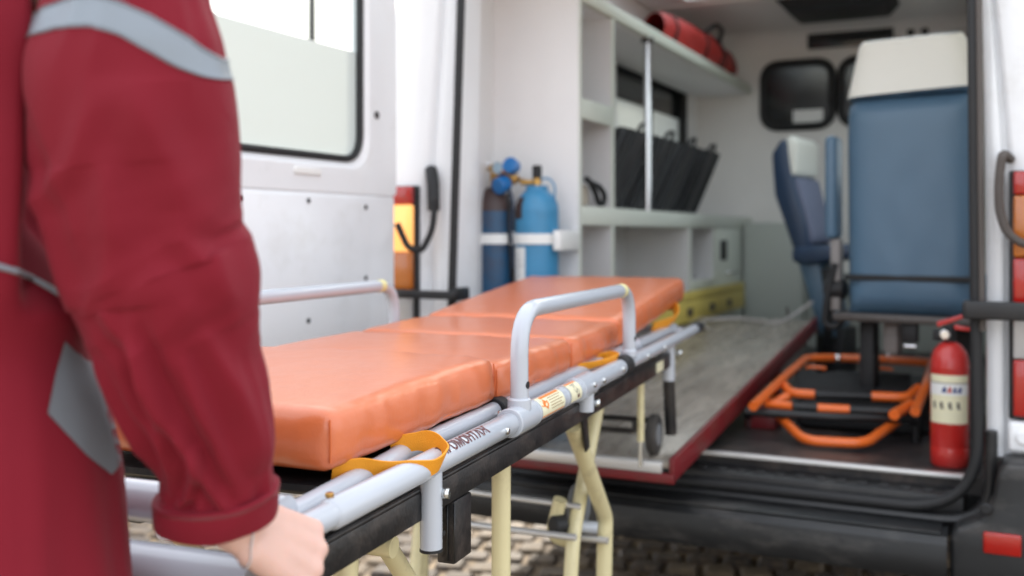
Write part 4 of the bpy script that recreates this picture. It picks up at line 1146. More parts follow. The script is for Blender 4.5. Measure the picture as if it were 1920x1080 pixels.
    def lrbox(ya, yb2, z0_, z1_, m=lr):
        m.prism([Vector((a0_, ya, rz(ya) + z0_)), Vector((a0_, yb2, rz(yb2) + z0_)), Vector((a0_, yb2, rz(yb2) + z1_)), Vector((a0_, ya, rz(ya) + z1_))], (b0_ - a0_, 0, 0), 0.0022)
    lrbox(-1.34, 0.47, -0.074, -0.036)
    lro = lr.build("lower_rail", M_BLKM, stt)
    MB().tube([(xl + .009 * sx, -1.34, rz(-1.34) - .0345), (xl + .009 * sx, .46, rz(.46) - .0345)], 0.003, 8).build("rail_ridge", M_BLKM, lro)
    pts_ = [Vector((xl + sx * .0146, y, rz(y) + z)) for y, z in ((0.30, -0.068), (0.375, -0.068), (0.375, -0.042), (0.30, -0.042))]
    MB().prism(pts_, (sx * .0012, 0, 0)).build("sticker", M_LABEL, lro)
    # push handle at the foot end
    MB().tube([(xl, -1.33, rz(-1.33) - .052), (xl, -1.52, rz(-1.5) - .055)], 0.0165, 16).build("push_handle", M_RUBBER, stt)
    MB().box(xl - .014, xl + .014, -0.935, -0.875, rz(-.95) - .165, rz(-.95) - .075, 0.003).build("latch_block", M_BLKM, stt)
    for dx in (-.005, .006):
        MB().tube([(xl + dx + .008 * sx, -0.9365, rz(-.95) - .16), (xl + dx + .008 * sx, -.9365, rz(-.95) - .08)], 0.0016, 6).build("latch_groove", M_BLACKPL, stt)
    # legs: front pair (crossing) and rear pair
    xg = (HX - 0.065) * sx
    MB().tube([(xg, -0.215, 0.80), (xg, 0.03, 0.545), (xg, 0.02, 0.40), (xg - .0 * sx, 0.02, 0.11)], 0.0185, 16, 0.02).build("leg", M_CREAM, stt)
    MB().tube([(xg - .045 * sx, 0.185, 0.87), (xg - .045 * sx, -0.07, 0.53), (xg - .045 * sx, -.10, 0.40)], 0.0165, 16, 0.04).build("leg", M_CREAM, stt)
    MB().tube([(xg, -0.617, 0.885), (xg, -0.62, 0.11)], 0.0165, 16).build("leg", M_CREAM, stt)
    MB().tube([(xg - .02 * sx, -1.10, 0.80), (xg - .02 * sx, -1.12, 0.60), (xg - .02 * sx, -1.16, 0.11)], 0.016, 14).build("leg", M_CREAM, stt)
    MB().tube([(xg - .04 * sx, -0.98, 0.78), (xg - .04 * sx, -0.64, 0.42)], 0.015, 14).build("brace", M_CREAM, stt)
    for (yy, xx) in ((0.02, xg), (-0.62, xg), (-1.16, xg - .02 * sx)):
        cs = MB().cyl((xx - .014, yy - .01, 0.066), (xx + .014, yy - .01, 0.066), 0.064, 28, 0.006).build("wheel", M_TYRE, stt)
        MB().cyl((xx - .0165, yy - .01, 0.066), (xx + .0165, yy - .01, 0.066), 0.038, 20, 0.002).build("wheel_hub", M_WHEELG, cs)
        fk = MB().box(xx - .022, xx - .018, yy - .03, yy + .01, 0.05, 0.13, 0.001); fk.box(xx + .018, xx + .022, yy - .03, yy + .01, 0.05, 0.13, 0.001); fk.box(xx - .022, xx + .022, yy - .02, yy + .02, 0.13, 0.14, 0.002)
        fk.build("caster_fork", M_BOLT, stt)
    MB().prism([Vector((xg + .02 * sx, -0.235, rz(-.2) - .07)), Vector((xg + .02 * sx, -0.200, rz(-.2) - .07)), Vector((xg + .02 * sx, -0.175, rz(-.2) - .158)), Vector((xg + .02 * sx, -0.20, rz(-.2) - .165))], (.006 * sx, 0, 0), 0.002).build("release_lever", M_BLKM, stt)
    # mid wheel of the folding undercarriage
    mw = MB().cyl((xg - .085 * sx, 0.05, 0.56), (xg - .055 * sx, 0.05, 0.56), 0.052, 28, 0.006).build("wheel", M_WHEELG, stt)
    # front loading wheel with black fork
    fx = (HX - 0.02) * sx
    MB().tube([(fx, 0.50, rz(.5) - .112), (fx + .003 * sx, 0.515, 0.652)], 0.0165, 14).build("wheel_fork", M_BLKM, stt)
    wz = pz(SO.y + 0.47) + 0.057
    wh = MB().cyl((fx - .045 * sx, 0.46, wz), (fx - .018 * sx, 0.46, wz), 0.055, 30, 0.006).build("wheel", M_TYRE, stt)
    MB().cyl((fx - .047 * sx, 0.46, wz), (fx - .016 * sx, 0.46, wz), 0.030, 22, 0.002).build("wheel_hub", M_WHEELG, wh)
    # front thin leg with small caster standing at the platform lip
    fx2 = (HX - 0.055) * sx
    MB().tube([(fx2, 0.33, rz(.33) - .06), (fx2, 0.325, 0.665)], 0.0092, 12).build("drop_leg", M_CREAM, stt)
    MB().tube([(fx2, 0.325, 0.668), (fx2, 0.325, 0.60)], 0.006, 10).build("drop_leg_end", M_BOLT, stt)
# text on the near beam
rail_n = [o for o in stt.children if o.name.startswith("side_beam")][0]
def beam_text(s, size, t0, ang0, rr_, m, name, bold):
    b = text_mesh(s, size, bold)
    bmesh.ops.triangulate(b, faces=list(b.faces))
    for _ in range(3):
        es = [e for e in b.edges if e.calc_length() > 0.0025]
        if es: bmesh.ops.subdivide_edges(b, edges=es, cuts=1); bmesh.ops.triangulate(b, faces=list(b.faces))
    for v in b.verts:
        t = t0 + v.co.x; a = ang0 + v.co.y / rr_
        v.co = Vector((HX + rr_ * math.cos(a), t, rz(t) + rr_ * math.sin(a)))
    return MB().bm(b, False).build(name, m, rail_n)
beam_text("\u041f\u0420\u041e\u041c\u041e\u041d\u0422\u0410\u0416", 0.0235, -1.02, R(34), 0.01835, M_INKR, "lettering", 0.0006)
# stickers on the label sleeve
def sleeve_patch(t0, t1, a0, a1, rr_, m, name, n=8):
    return MB().grid(lambda u, v: Vector((HX + rr_ * math.cos(a0 + (a1 - a0) * v), t0 + (t1 - t0) * u, rz(t0 + (t1 - t0) * u) + rr_ * math.sin(a0 + (a1 - a0) * v))), 2, n).build(name, m, rail_n)
R0 = 0.0211
sleeve_patch(-0.648, -0.525, R(-28), R(82), R0, M_LABEL, "sticker", 14)
sleeve_patch(-0.625, -0.532, R(64), R(79), R0 + .0003, M_INKO, "sticker_header")
sleeve_patch(-0.645, -0.528, R(-25), R(-19), R0 + .0003, M_INKO, "sticker_rule")
for k in range(5):
    sleeve_patch(-0.600, -0.535 - 0.01 * (k % 2), R(52 - k * 13), R(56 - k * 13), R0 + .0003, mat("brown_print", (0.35, 0.22, 0.10), 0.6), "sticker_line", 3)
def flame():
    b = MB()
    pts = [(-0.642, 30), (-0.634, 58), (-0.628, 40), (-0.622, 62), (-0.613, 44), (-0.606, 50), (-0.608, 26), (-0.616, 4), (-0.622, 14), (-0.628, 22), (-0.634, 24)]
    rr_ = R0 + .0004
    b.add([Vector((HX + rr_ * math.cos(R(a)), t, rz(t) + rr_ * math.sin(R(a)))) for t, a in pts], [tuple(range(len(pts)))], False)
    return b
flame().build("sticker_emblem", M_INKO, rail_n)
sleeve_patch(-0.488, -0.425, R(-28), R(82), R0, M_LABEL, "sticker", 14)
sleeve_patch(-0.486, -0.427, R(70), R(80), R0 + .0003, M_INKO, "sticker_header")
def ringp(tc, ac, ro, ri):
    b = MB(); rr_ = R0 + .0004
    b.grid(lambda u, v: (lambda q, aa: Vector((HX + rr_ * math.cos(aa), tc + q * math.cos(2 * math.pi * u), rz(tc) + rr_ * math.sin(aa))))(ri + (ro - ri) * v, ac + (ri + (ro - ri) * v) * math.sin(2 * math.pi * u) / rr_), 20, 2, closed_u=True)
    return b
ringp(-0.456, R(34), 0.0075, 0.0062).build("sticker_ring", M_INK, rail_n)
ringp(-0.448, R(12), 0.0065, 0.0052).build("sticker_ring", M_INK, rail_n)
sleeve_patch(-0.452, -0.440, R(-14), R(2), R0 + .0004, M_INKR, "sticker_mark")
sleeve_patch(-0.470, -0.445, R(58), R(62), R0 + .0004, M_INK, "sticker_line", 3)

# cross members
cm = MB()
def cross(y, dz, r_, m, name, x=HX - .02):
    return MB().tube([(-x, y, rz(y) + dz), (x, y, rz(y) + dz)], r_, 14).build(name, m, stt)
cross(-1.335, 0.010, 0.023, M_TUBE, "end_crossbar"); cross(-1.385, -0.045, 0.028, M_TUBE, "end_crossbar")
MB().box(-HX + .05, HX - .05, -1.33, -1.322, rz(-1.3) - .01, rz(-1.3) + .03, 0.002).build("end_plate", M_TUBE, stt)
MB().box(-HX + .03, HX - .03, -1.395, -1.365, rz(-1.38) - .125, rz(-1.38) - .075, 0.004).build("black_crossbar", M_BLKM, stt)
cross(-0.68, -0.02, 0.014, M_BLKM, "crossbar"); cross(-0.95, -0.07, 0.014, M_BLKM, "crossbar"); cross(-0.30, -0.02, 0.014, M_BLKM, "crossbar"); cross(0.35, -0.02, 0.014, M_BLKM, "crossbar"); cross(0.68, 0.0, 0.013, M_TUBE, "crossbar")
MB().box(-HX + .06, HX - .06, -1.20, 0.62, rz(0) - .018, rz(0) - .010).build("mattress_tray", M_BLKM, stt)
cross(0.0, 0.50 - 0.91, 0.008, M_ALU, "axle", HX - .05); cross(-0.62, 0.55 - 0.91, 0.009, M_CREAM, "crossbar", HX - .06)
MB().tube([(-0.24, -0.05, 0.60), (0.20, -0.05, 0.585)], 0.0072, 10).build("tie_rod", M_ALU, stt)
MB().tube([(-0.24, -0.10, 0.535), (0.205, -0.10, 0.53)], 0.0078, 10).build("tie_rod", M_ALU, stt)
MB().tube([(-0.22, -1.0, 0.80 - .015), (0.23, -1.0, 0.77)], 0.0150, 14).build("crossbar", M_CREAM, stt)
for (yq) in (0.0,):
    MB().tube([(0.225, 0.0, 0.527), (0.165, -0.02, 0.531)], 0.0145, 14).build("axle_sleeve", M_TUBE, stt)
    MB().tube([(0.155, -.06, 0.60), (0.13, -.05, 0.51), (0.19, -.04, 0.50)], 0.016, 14, 0.04).build("hook_bracket", M_CREAM, stt)
    MB().cyl((0.145, -.085, 0.545), (0.165, -.06, 0.545), 0.022, 16, 0.003).build("rubber_stop", M_RUBBER, stt)
# front black loop between loading wheels
MB().tube([(0.24, 0.44, 0.70), (0.02, 0.44, 0.70), (0.02, 0.44, 0.668), (0.20, 0.44, 0.668), (0.20, 0.44, 0.70)], 0.0075, 10, 0.012).build("axle_loop", M_BLKM, stt)
MB().cyl((0.235, 0.46, pz(SO.y + .47) + .057), (-0.235, 0.46, pz(SO.y + .47) + .057), 0.006, 10).build("axle", M_BOLT, stt)

# ================================================================== MATTRESS
mt = empty("stretcher_mattress", (0, 0, 0), 0, label="orange vinyl four section mattress with amber loop handles on the stretcher", cat="mattress")
mt.location = SO; mt.rotation_euler = (0, 0, SA)
secs = [(-1.20, -0.680, 0, 0, 0.074, 0.0), (-0.676, -0.275, -0.004, -0.006, 0.066, 0.0), (-0.271, 0.080, -0.006, -0.002, 0.066, 0.0), (0.084, 0.850, -0.002, 0.057, 0.070, 0.0)]
MW = 0.252
for k, (ya, yb2, ra, rb_, h, _) in enumerate(secs):
    L = (yb2 - ya) / 2
    c = cushion_fn(MW, L, h, 0.015, 0.010 if k == 0 else 0.006, (34, 44, 10), 0.0026, seed=k * 5.3, side_puff=0.007)
    o = c.build("cushion", M_ORANGEV, mt, 70)
    pit = math.atan2((rb_ - ra), 2 * L)
    o.location = (0, (ya + yb2) / 2, rz((ya + yb2) / 2) + 0.021 + (ra + rb_) / 2)
    o.rotation_euler = (pit + 0.0125, 0, 0)
    # stitched seams near the corners
    for sx in (1, -1):
        for sy in (1, -1):
            x, y = sx * (MW - .0035), sy * (L - .0045)
            MB().tube([(x, y, 0.012), (x + .002 * sx, y + .002 * sy, h / 2), (x, y, h - .010)], 0.0013, 6).build("seam", M_ORANGESEAM, o)
        MB().tube([(sx * (MW + .0002), -L + .03, 0.0115), (sx * (MW + .0012), 0, 0.0115), (sx * (MW + .0002), L - .03, 0.0115)], 0.0012, 6).build("seam", M_ORANGESEAM, o)
    if k < 3:
        # folded vinyl hinge strip bridging to the next cushion
        y = yb2 + .002
        MB().tube([(-MW + .02, y, rz(y) + .021 + h - .012), (MW - .02, y, rz(y) + .021 + h - .012)], 0.007, 8).build("hinge_strip", M_ORANGEV, mt)
# loop handles
def loop_strap(pts, w, th, name="loop_handle"):
    pts = fil([Vector(p) for p in pts], 0.03, False, 8)
    n = len(pts); mb = MB(); vs = []; fs = []
    for i, p in enumerate(pts):
        T = (pts[min(n - 1, i + 1)] - pts[max(0, i - 1)]).normalized()
        side = Vector((0.45, 0.0, 1.0)).normalized()
        side = (side - T * side.dot(T)).normalized()
        nrm = T.cross(side)
        wv = w * (1 + .1 * math.sin(i * .5))
        for a, b2 in ((-1, -1), (1, -1), (1, 1), (-1, 1)):
            vs.append(p + side * (a * wv / 2) + nrm * (b2 * th / 2))
    for i in range(n - 1):
        for k in range(4):
            fs.append((i * 4 + k, i * 4 + (k + 1) % 4, (i + 1) * 4 + (k + 1) % 4, (i + 1) * 4 + k))
    fs.append((0, 1, 2, 3)); fs.append(tuple((n - 1) * 4 + k for k in (3, 2, 1, 0)))
    mb.add(vs, fs, True)
    return mb.build(name, M_STRAP, mt, 40)
for sx in (1, -1):
    def Lq(t, x, dz): return (x * sx, t, rz(t) + dz)
    loop_strap([Lq(-1.17, 0.235, 0.016), Lq(-1.14, 0.262, 0.016), Lq(-1.105, 0.297, 0.006), Lq(-1.06, 0.324, 0.003), Lq(-1.02, 0.320, 0.014), Lq(-1.005, 0.287, 0.026), Lq(-1.03, 0.24, 0.020)], 0.027, 0.0022)
    loop_strap([Lq(-0.27, 0.235, 0.018), Lq(-0.20, 0.265, 0.017), Lq(-0.12, 0.296, 0.022), Lq(-0.07, 0.296, 0.024), Lq(-0.06, 0.265, 0.024), Lq(-0.14, 0.235, 0.018)], 0.017, 0.002)
    loop_strap([Lq(0.50, 0.235, 0.03), Lq(0.60, 0.262, 0.035), Lq(0.67, 0.268, 0.045), Lq(0.70, 0.255, 0.075), Lq(0.72, 0.235, 0.07)], 0.026, 0.003)

# ================================================================== PERSON
per = empty("person", (0, 0, 0), label="person in crimson workwear with silver tape pushing the stretcher by its end", cat="person")
F = Vector((-math.sin(SA), math.cos(SA), 0)); RR = Vector((math.cos(SA), math.sin(SA), 0)); UP = Vector((0, 0, 1))
PC = SO + F * (-1.565) + RR * 0.035; PC.z = 0
def W(x, y, z): return PC + RR * x + F * y + UP * z

# ---- body: tapered capsules welded by a voxel remesh
bd = MB()
def capsule(a, b, ra, rb, n=7):
    a, b = Vector(a), Vector(b); d = (b - a); L = d.length; d.normalize()
    pts = []; rad = []
    for i in range(5):
        th = math.pi / 2 * i / 5
        pts.append(a - d * (ra * math.cos(th))); rad.append(max(1e-4, ra * math.sin(th)))
    for i in range(n + 1):
        pts.append(a.lerp(b, i / n)); rad.append(ra + (rb - ra) * i / n)
    for i in range(1, 6):
        th = math.pi / 2 * i / 5
        pts.append(b + d * (rb * math.sin(th))); rad.append(max(1e-4, rb * math.cos(th)))
    bd.tube(pts, 1, 16, radii=rad)
def ell(c, rx, ry, rz_, rotm=None):
    mx = Matrix.Translation(c) @ Matrix.Rotation(SA, 4, 'Z')
    if rotm: mx = mx @ rotm
    bd.sphere((0, 0, 0), rx, ry, rz_, 20, mx)
# legs
for s in (1, -1):
    capsule(W(.09 * s, 0, .86), W(.10 * s, 0.0, .48), .085, .055); capsule(W(.10 * s, 0, .48), W(.10 * s, -.02, .10), .054, .036)
    capsule(W(.10 * s, -.03, .05), W(.11 * s, .14, .035), .036, .028)
# torso
capsule(W(0, -.0, .88), W(0, 0, 1.0), .125, .11); capsule(W(-.045, 0, 1.08), W(.03, 0, 1.08), .09, .09)
capsule(W(-.07, 0, 1.25), W(-.02, 0, 1.25), .085, .075); capsule(W(-.13, 0, 1.37), W(.0, 0, 1.39), .045, .04); capsule(W(-.02, 0, 1.42), P(232, -70, .845), .035, .035)
capsule(W(0, 0, 1.38), W(0, .01, 1.50), .06, .052)
# head
HC = W(0, .03, 1.615)
ell(HC, .073, .092, .108); ell(HC + F * .02 - UP * .05, .058, .075, .06)
capsule(HC + F * .088 + UP * .012, HC + F * .108 - UP * .022, .009, .014)          # nose
capsule(HC + F * .085 + RR * .018 - UP * .052, HC + F * .085 - RR * .018 - UP * .052, .007, .007)   # lips
for s in (1, -1):
    ell(HC + RR * (.074 * s) - F * .005, .010, .022, .03)
    ell(HC + F * .078 + RR * .03 * s + UP * .012, .013, .008, .010)
    ell(HC + F * .075 + RR * .03 * s + UP * .03, .018, .010, .006)
# right arm in photo position
SH, EL, WR = P(232, -70, .845), P(310, 520, .885), P(445, 985, .955)
capsule(SH, EL, .052, .042); capsule(EL, WR, .041, .026)
HKN = P(560, 1035, 1.0)
# left arm towards the far handle
hdl = lambda x, t, dz: SO + RR * x + F * t + UP * (rz(t) + dz)
SHL = W(-.18, 0, 1.38); ELL = W(-.26, .05, 1.10); WRL = hdl(-.285, -1.50, .03)
capsule(SHL, ELL, .05, .04); capsule(ELL, WRL, .04, .026)
def hand(wrist, axis, across, down, sgn):
    """palm box from wrist along axis; four fingers side by side along 'across', curling 'down' round the bar; thumb on the inner side"""
    ax, ac, dn = axis.normalized(), across.normalized(), down.normalized()
    k0 = wrist + ax * .012
    for i, off in enumerate((-.030, -.011, .009, .028)):
        Lm = (.074, .080, .078, .070)[i]
        kn = k0 + ax * Lm + ac * off * 1.05 + dn * (.004 + .004 * abs(i - 1.3))
        capsule(k0 + ac * off * .62, kn, .0165, .0125)
        bd.sphere(kn - dn * .003, .0125, .0125, .0115, 12)
        ls = ((.040, .024, .018), (.044, .028, .02), (.041, .026, .019), (.032, .02, .016))[i]
        p1 = kn + (ax * .45 + dn * .9).normalized() * ls[0]
        p2 = p1 + (ax * -.55 + dn * .8).normalized() * ls[1]
        p3 = p2 + (ax * -.95 + dn * -.05).normalized() * ls[2]
        capsule(kn, p1, .0105, .0095); capsule(p1, p2, .0093, .0085); capsule(p2, p3, .0083, .007)
    tb = k0 + ax * .012 + ac * (-.03) * sgn * -1 * -1
    t0 = k0 + ac * (.026 * sgn) + dn * .008
    t1 = t0 + (ax * .5 + ac * .5 * sgn + dn * .6).normalized() * .042
    t2 = t1 + (ax * .75 + dn * .6 - ac * .15 * sgn).normalized() * .032
    t3 = t2 + (ax * .6 + dn * .6 - ac * .5 * sgn).normalized() * .024
    capsule(t0, t1, .016, .012); capsule(t1, t2, .0115, .010); capsule(t2, t3, .0098, .008)
camR = Vector((CT, ST, 0)); camF = Vector((-ST, CT, 0))
ax_r = (HKN - WR).normalized()
ac_r = (UP * -0.55 + camF * -0.75 + camR * -.15); ac_r = (ac_r - ax_r * ac_r.dot(ax_r)).normalized()
dn_r = ax_r.cross(ac_r)
if dn_r.z > 0: dn_r = -dn_r
dn_r = (dn_r + camF * .15).normalized()
hand(WR + ax_r * .01, ax_r, ac_r, dn_r, -1)
ax_l = (F * .8 - UP * .55).normalized(); ac_l = RR
hand(WRL, ax_l, ac_l, (-UP * .9 - F * .3), 1)
me = bpy.data.meshes.new("person_body"); me.from_pydata(bd.v, [], bd.f)
tmp = bpy.data.objects.new("body", me); scene.collection.objects.link(tmp)
rm = tmp.modifiers.new("remesh", 'REMESH'); rm.mode = 'VOXEL'; rm.voxel_size = 0.0042; rm.use_smooth_shade = True
smm = tmp.modifiers.new("smooth", 'SMOOTH'); smm.factor = 0.5; smm.iterations = 5
dg = bpy.context.evaluated_depsgraph_get()
me2 = bpy.data.meshes.new_from_object(tmp.evaluated_get(dg)); me2.name = "body"
bpy.data.objects.remove(tmp)
me2.polygons.foreach_set("use_smooth", [True] * len(me2.polygons)); me2.materials.clear(); me2.materials.append(M_SKIN)
body = bpy.data.objects.new("body", me2); scene.collection.objects.link(body); body.parent = per
for s in (1, -1):
    MB().sphere(HC + F * .083 + RR * .03 * s + UP * .014, .0095, .0095, .0095).build("eye", M_LABELW, per)
    MB().sphere(HC + F * .0895 + RR * .03 * s + UP * .014, .0045, .0045, .0045).build("iris", M_HAIR, per)
hr = MB()
def hairf(u, v):
    a = 2 * math.pi * u; th = math.pi * (0.02 + 0.60 * v)
    d = Vector((math.sin(th) * math.cos(a), math.sin(th) * math.sin(a), math.cos(th)))
    front = max(0, d.y)
    k = 1.0 - 0.0 * front
    z = d.z * .122
    if front > .35 and d.z < .45: d = d * (1 - .14 * min(1, (front - .35) * 3))
    r_ = 1 + .03 * noise.noise(Vector((math.cos(a) * 6, math.sin(a) * 6, v * 2)))
    return HC + RR * (d.x * .084 * r_) + F * (d.y * .102 * r_ - .006) + UP * (z * r_ + .006)
hr.grid(hairf, 40, 20, closed_u=True)
hr.sphere(HC - F * .115 + UP * .01, .035, .035, .04)
hr.build("hair", M_HAIR, per)

# ---- right sleeve (lofted rings)
SL = [(-150, 212, 100, .84), (-90, 222, 122, .842), (-30, 235, 140, .845), (0, 240, 147, .847), (75, 243, 168, .85), (150, 242, 186, .855), (230, 252, 192, .86), (300, 261, 190, .865),
      (400, 271, 180, .87), (450, 281, 175, .875), (500, 296, 182, .88), (530, 309, 178, .883), (600, 322, 164, .893), (680, 341, 152, .905), (750, 365, 142, .918), (820, 390, 124, .93),
      (880, 402, 108, .943), (926, 407, 103, .95)]
def cr(p0, p1, p2, p3, t):
    return tuple(0.5 * ((2 * b) + (-a + c) * t + (2 * a - 5 * b + 4 * c - d) * t * t + (-a + 3 * b - 3 * c + d) * t ** 3) for a, b, c, d in zip(p0, p1, p2, p3))
def sl_at(y):
    i = 0
    while i < len(SL) - 2 and SL[i + 1][0] < y: i += 1
    t = (y - SL[i][0]) / (SL[i + 1][0] - SL[i][0])
    return cr(SL[max(0, i - 1)], SL[i], SL[i + 1], SL[min(len(SL) - 1, i + 2)], t)
CREASE = [([(292, 560), (318, 660), (385, 800), (452, 925)], 15, .0062), ([(398, 800), (378, 880), (352, 925)], 11, .0042), ([(440, 500), (462, 560), (462, 640)], 22, .002),
          ([(370, 430), (415, 490), (455, 530)], 18, .0032), ([(240, 540), (300, 610), (330, 720), (340, 900)], 16, .0045), ([(75, 395), (110, 360), (190, 300), (240, 180)], 26, .0028),
          ([(60, 220), (95, 330), (150, 500)], 20, .0045), ([(300, 180), (360, 300), (400, 440)], 34, .0035), ([(420, 600), (470, 720), (505, 840)], 16, .004), ([(215, 640), (270, 760), (310, 860)], 13, .004),
          ([(250, 300), (265, 420), (235, 520)], 34, .003), ([(380, 640), (420, 760), (470, 905)], 12, .003)]
def crease(px, y):
    s = 0
    for pl, w_, amp in CREASE:
        best = 1e9; tt = 0
        n_ = len(pl) - 1
        for i in range(n_):
            (x1, y1), (x2, y2) = pl[i], pl[i + 1]
            dx, dy = x2 - x1, y2 - y1
            t = max(0, min(1, ((px - x1) * dx + (y - y1) * dy) / (dx * dx + dy * dy)))
            d = math.hypot(px - x1 - t * dx, y - y1 - t * dy)
            if d < best: best = d; tt = (i + t) / n_
        if best < w_ * 3:
            e = math.sin(math.pi * min(1, max(0, .06 + .9 * tt))) ** .6
            s += amp * e * (math.exp(-(best / w_) ** 1.5) - .55 * math.exp(-((best - w_ * 1.6) / w_) ** 2))
    return s * 1.55
def fold(y, a):
    """cloth folds in metres"""
    u = math.cos(a); w = math.sin(a)
    s = y / 100.0
    f = 0
    if w > -.25:
        q_ = sl_at(max(-149, min(925, y)))
        f += crease(q_[1] + q_[2] * u, y) * min(1, (w + .25) * 2.5)
    # broad diagonal drapes
    f += 0.0035 * noise.noise(Vector((u * 1.6 + s * .35, w * 1.6, s * .55)))
    # elbow creases
    ke = math.exp(-((y - 520) / 150) ** 2)
    f += 0.0016 * ke * (1 - abs(2 * noise.noise(Vector((s * 1.5 + u * 1.3, u * .8 - s * .5, w * 1.3))))) - 0.0015 * ke
    # long folds along the forearm running down to the cuff
    kf = max(0, min(1, (y - 560) / 160))
    f += 0.0035 * kf * (1 - abs(2.0 * noise.noise(Vector((u * 2.1 - s * .42, w * 2.1, s * .16 + 3))))) - 0.002 * kf
    # shoulder pulls
    ks = max(0, min(1, (260 - y) / 250))
    f += 0.0035 * ks * (1 - abs(2 * noise.noise(Vector((u * 2.6 + s * .25, w * 2.6, s * .3 + 9)))))
    # gathered just above the cuff
    kc = math.exp(-((y - 908) / 22) ** 2)
    f += 0.004 * kc * noise.noise(Vector((u * 5, w * 5, 1)))
    return f
def sleeve_pt(y, a, off=0.0):
    yy, cx, hw, d = sl_at(y)
    _, cx2, _, d2 = sl_at(min(925.9, y + 6)); _, cx1, _, d1 = sl_at(max(-149.9, y - 6))
    c = P(cx, y, d); T = (P(cx2, min(925.9, y + 6), d2) - P(cx1, max(-149.9, y - 6), d1)).normalized()
    U = (camR - T * camR.dot(T)).normalized(); V = T.cross(U)
    rw = hw * d / 1900
    fo = fold(y, a)
    return c + U * ((rw + fo + off) * math.cos(a)) + V * ((rw * .82 + fo + off) * math.sin(a))
NS = 240
sv = MB().grid(lambda u, v: sleeve_pt(-149 + 1074 * v, 2 * math.pi * u), 150, NS, closed_u=True)
# rounded shoulder cap
sv.grid(lambda u, v: sleeve_pt(-149, 2 * math.pi * u).lerp(P(205, -149, .845) + UP * (.03 * math.sin(v * 1.57)), v), 96, 6, closed_u=True)
sleeve = sv.build("sleeve", M_JACKET, per, 80)
# silver tape round the upper arm
def band_y(a):
    u = math.cos(a)
    pts = [(-1.01, 60), (-.75, 50), (-.5, 40), (-.1, 36), (.2, 48), (.5, 70), (.75, 94), (1.01, 122)]
    for (a0, y0_), (a1, y1_) in zip(pts, pts[1:]):
        if u <= a1: 
            t = (u - a0) / (a1 - a0); t = t
            return y0_ + (y1_ - y0_) * t
    return 122
tp = MB()
tp.grid(lambda u, v: sleeve_pt(band_y(2 * math.pi * u) - 27 + 54 * v, 2 * math.pi * u, 0.0012), 96, 9, closed_u=True)
tp.grid(lambda u, v: sleeve_pt(band_y(2 * math.pi * u) + (-27 if v < .5 else -27), 2 * math.pi * u, 0.0012 * v), 96, 2, closed_u=True)
tp.grid(lambda u, v: sleeve_pt(band_y(2 * math.pi * u) + 27, 2 * math.pi * u, 0.0012 * v), 96, 2, closed_u=True)
tp.build("reflective_band", M_REFL, per, 80)
for dy in (-24, 24):
    MB().tube([sleeve_pt(band_y(2 * math.pi * k / 90) + dy, 2 * math.pi * k / 90, 0.0017) for k in range(90)], 0.0006, 5, closed=True).build("stitching", M_GREYP, per)
# turned-up cuff
def cuff_pt(v, a, rofs):
    u = math.cos(a); w = math.sin(a)                      # w<0 faces camera? both fine
    top = 917 - 8 * max(0, u) ** 1.4 + 14 * max(0, -u) ** 1.5
    bot = 974 - 10 * max(0, u) ** 1.3
    y = top + (bot - top) * v
    d = .952 + .0002 * (y - 940)
    cx = 406 + (v - .5) * -1
    hw = 114 + 1.0 * math.sin(v * 3.14)
    c = P(cx, y, d)
    T = (P(410, 1000, .955) - P(402, 900, .94)).normalized()
    U = (camR - T * camR.dot(T)).normalized(); V = T.cross(U)
    rw = hw * d / 1900 + rofs
    wob = 0.0022 * noise.noise(Vector((u * 2.3, w * 2.3, v * 1.2 + 4)))
    return c + U * ((rw + wob) * u) + V * ((rw * .80 + wob) * w)
cf = MB()
sc_ = [(0.0, -.006), (0.0, -.001), (0.03, .0006), (0.12, .001), (0.5, .001), (0.88, .001), (0.97, .0006), (1.0, -.001), (0.98, -.004), (0.5, -.005), (0.0, -.0055)]
cf.grid(lambda u, v: cuff_pt(sc_[round(v * 10)][0], 2 * math.pi * u, sc_[round(v * 10)][1]), 96, 11, closed_u=True)
cf.build("cuff", M_JACKET, per, 35)
for vv in (.08, .14):
    MB().tube([cuff_pt(vv, 2 * math.pi * k / 90, .0013) for k in range(90)], 0.0005, 5, closed=True).build("stitching", M_REDM, per)
# inside lining ring closing the gap between sleeve and cuff
MB().grid(lambda u, v: sleeve_pt(924, 2 * math.pi * u).lerp(cuff_pt(0.02, 2 * math.pi * u, -.003), v), 96, 3, closed_u=True).build("sleeve_turn", M_JACKET, per, 80)

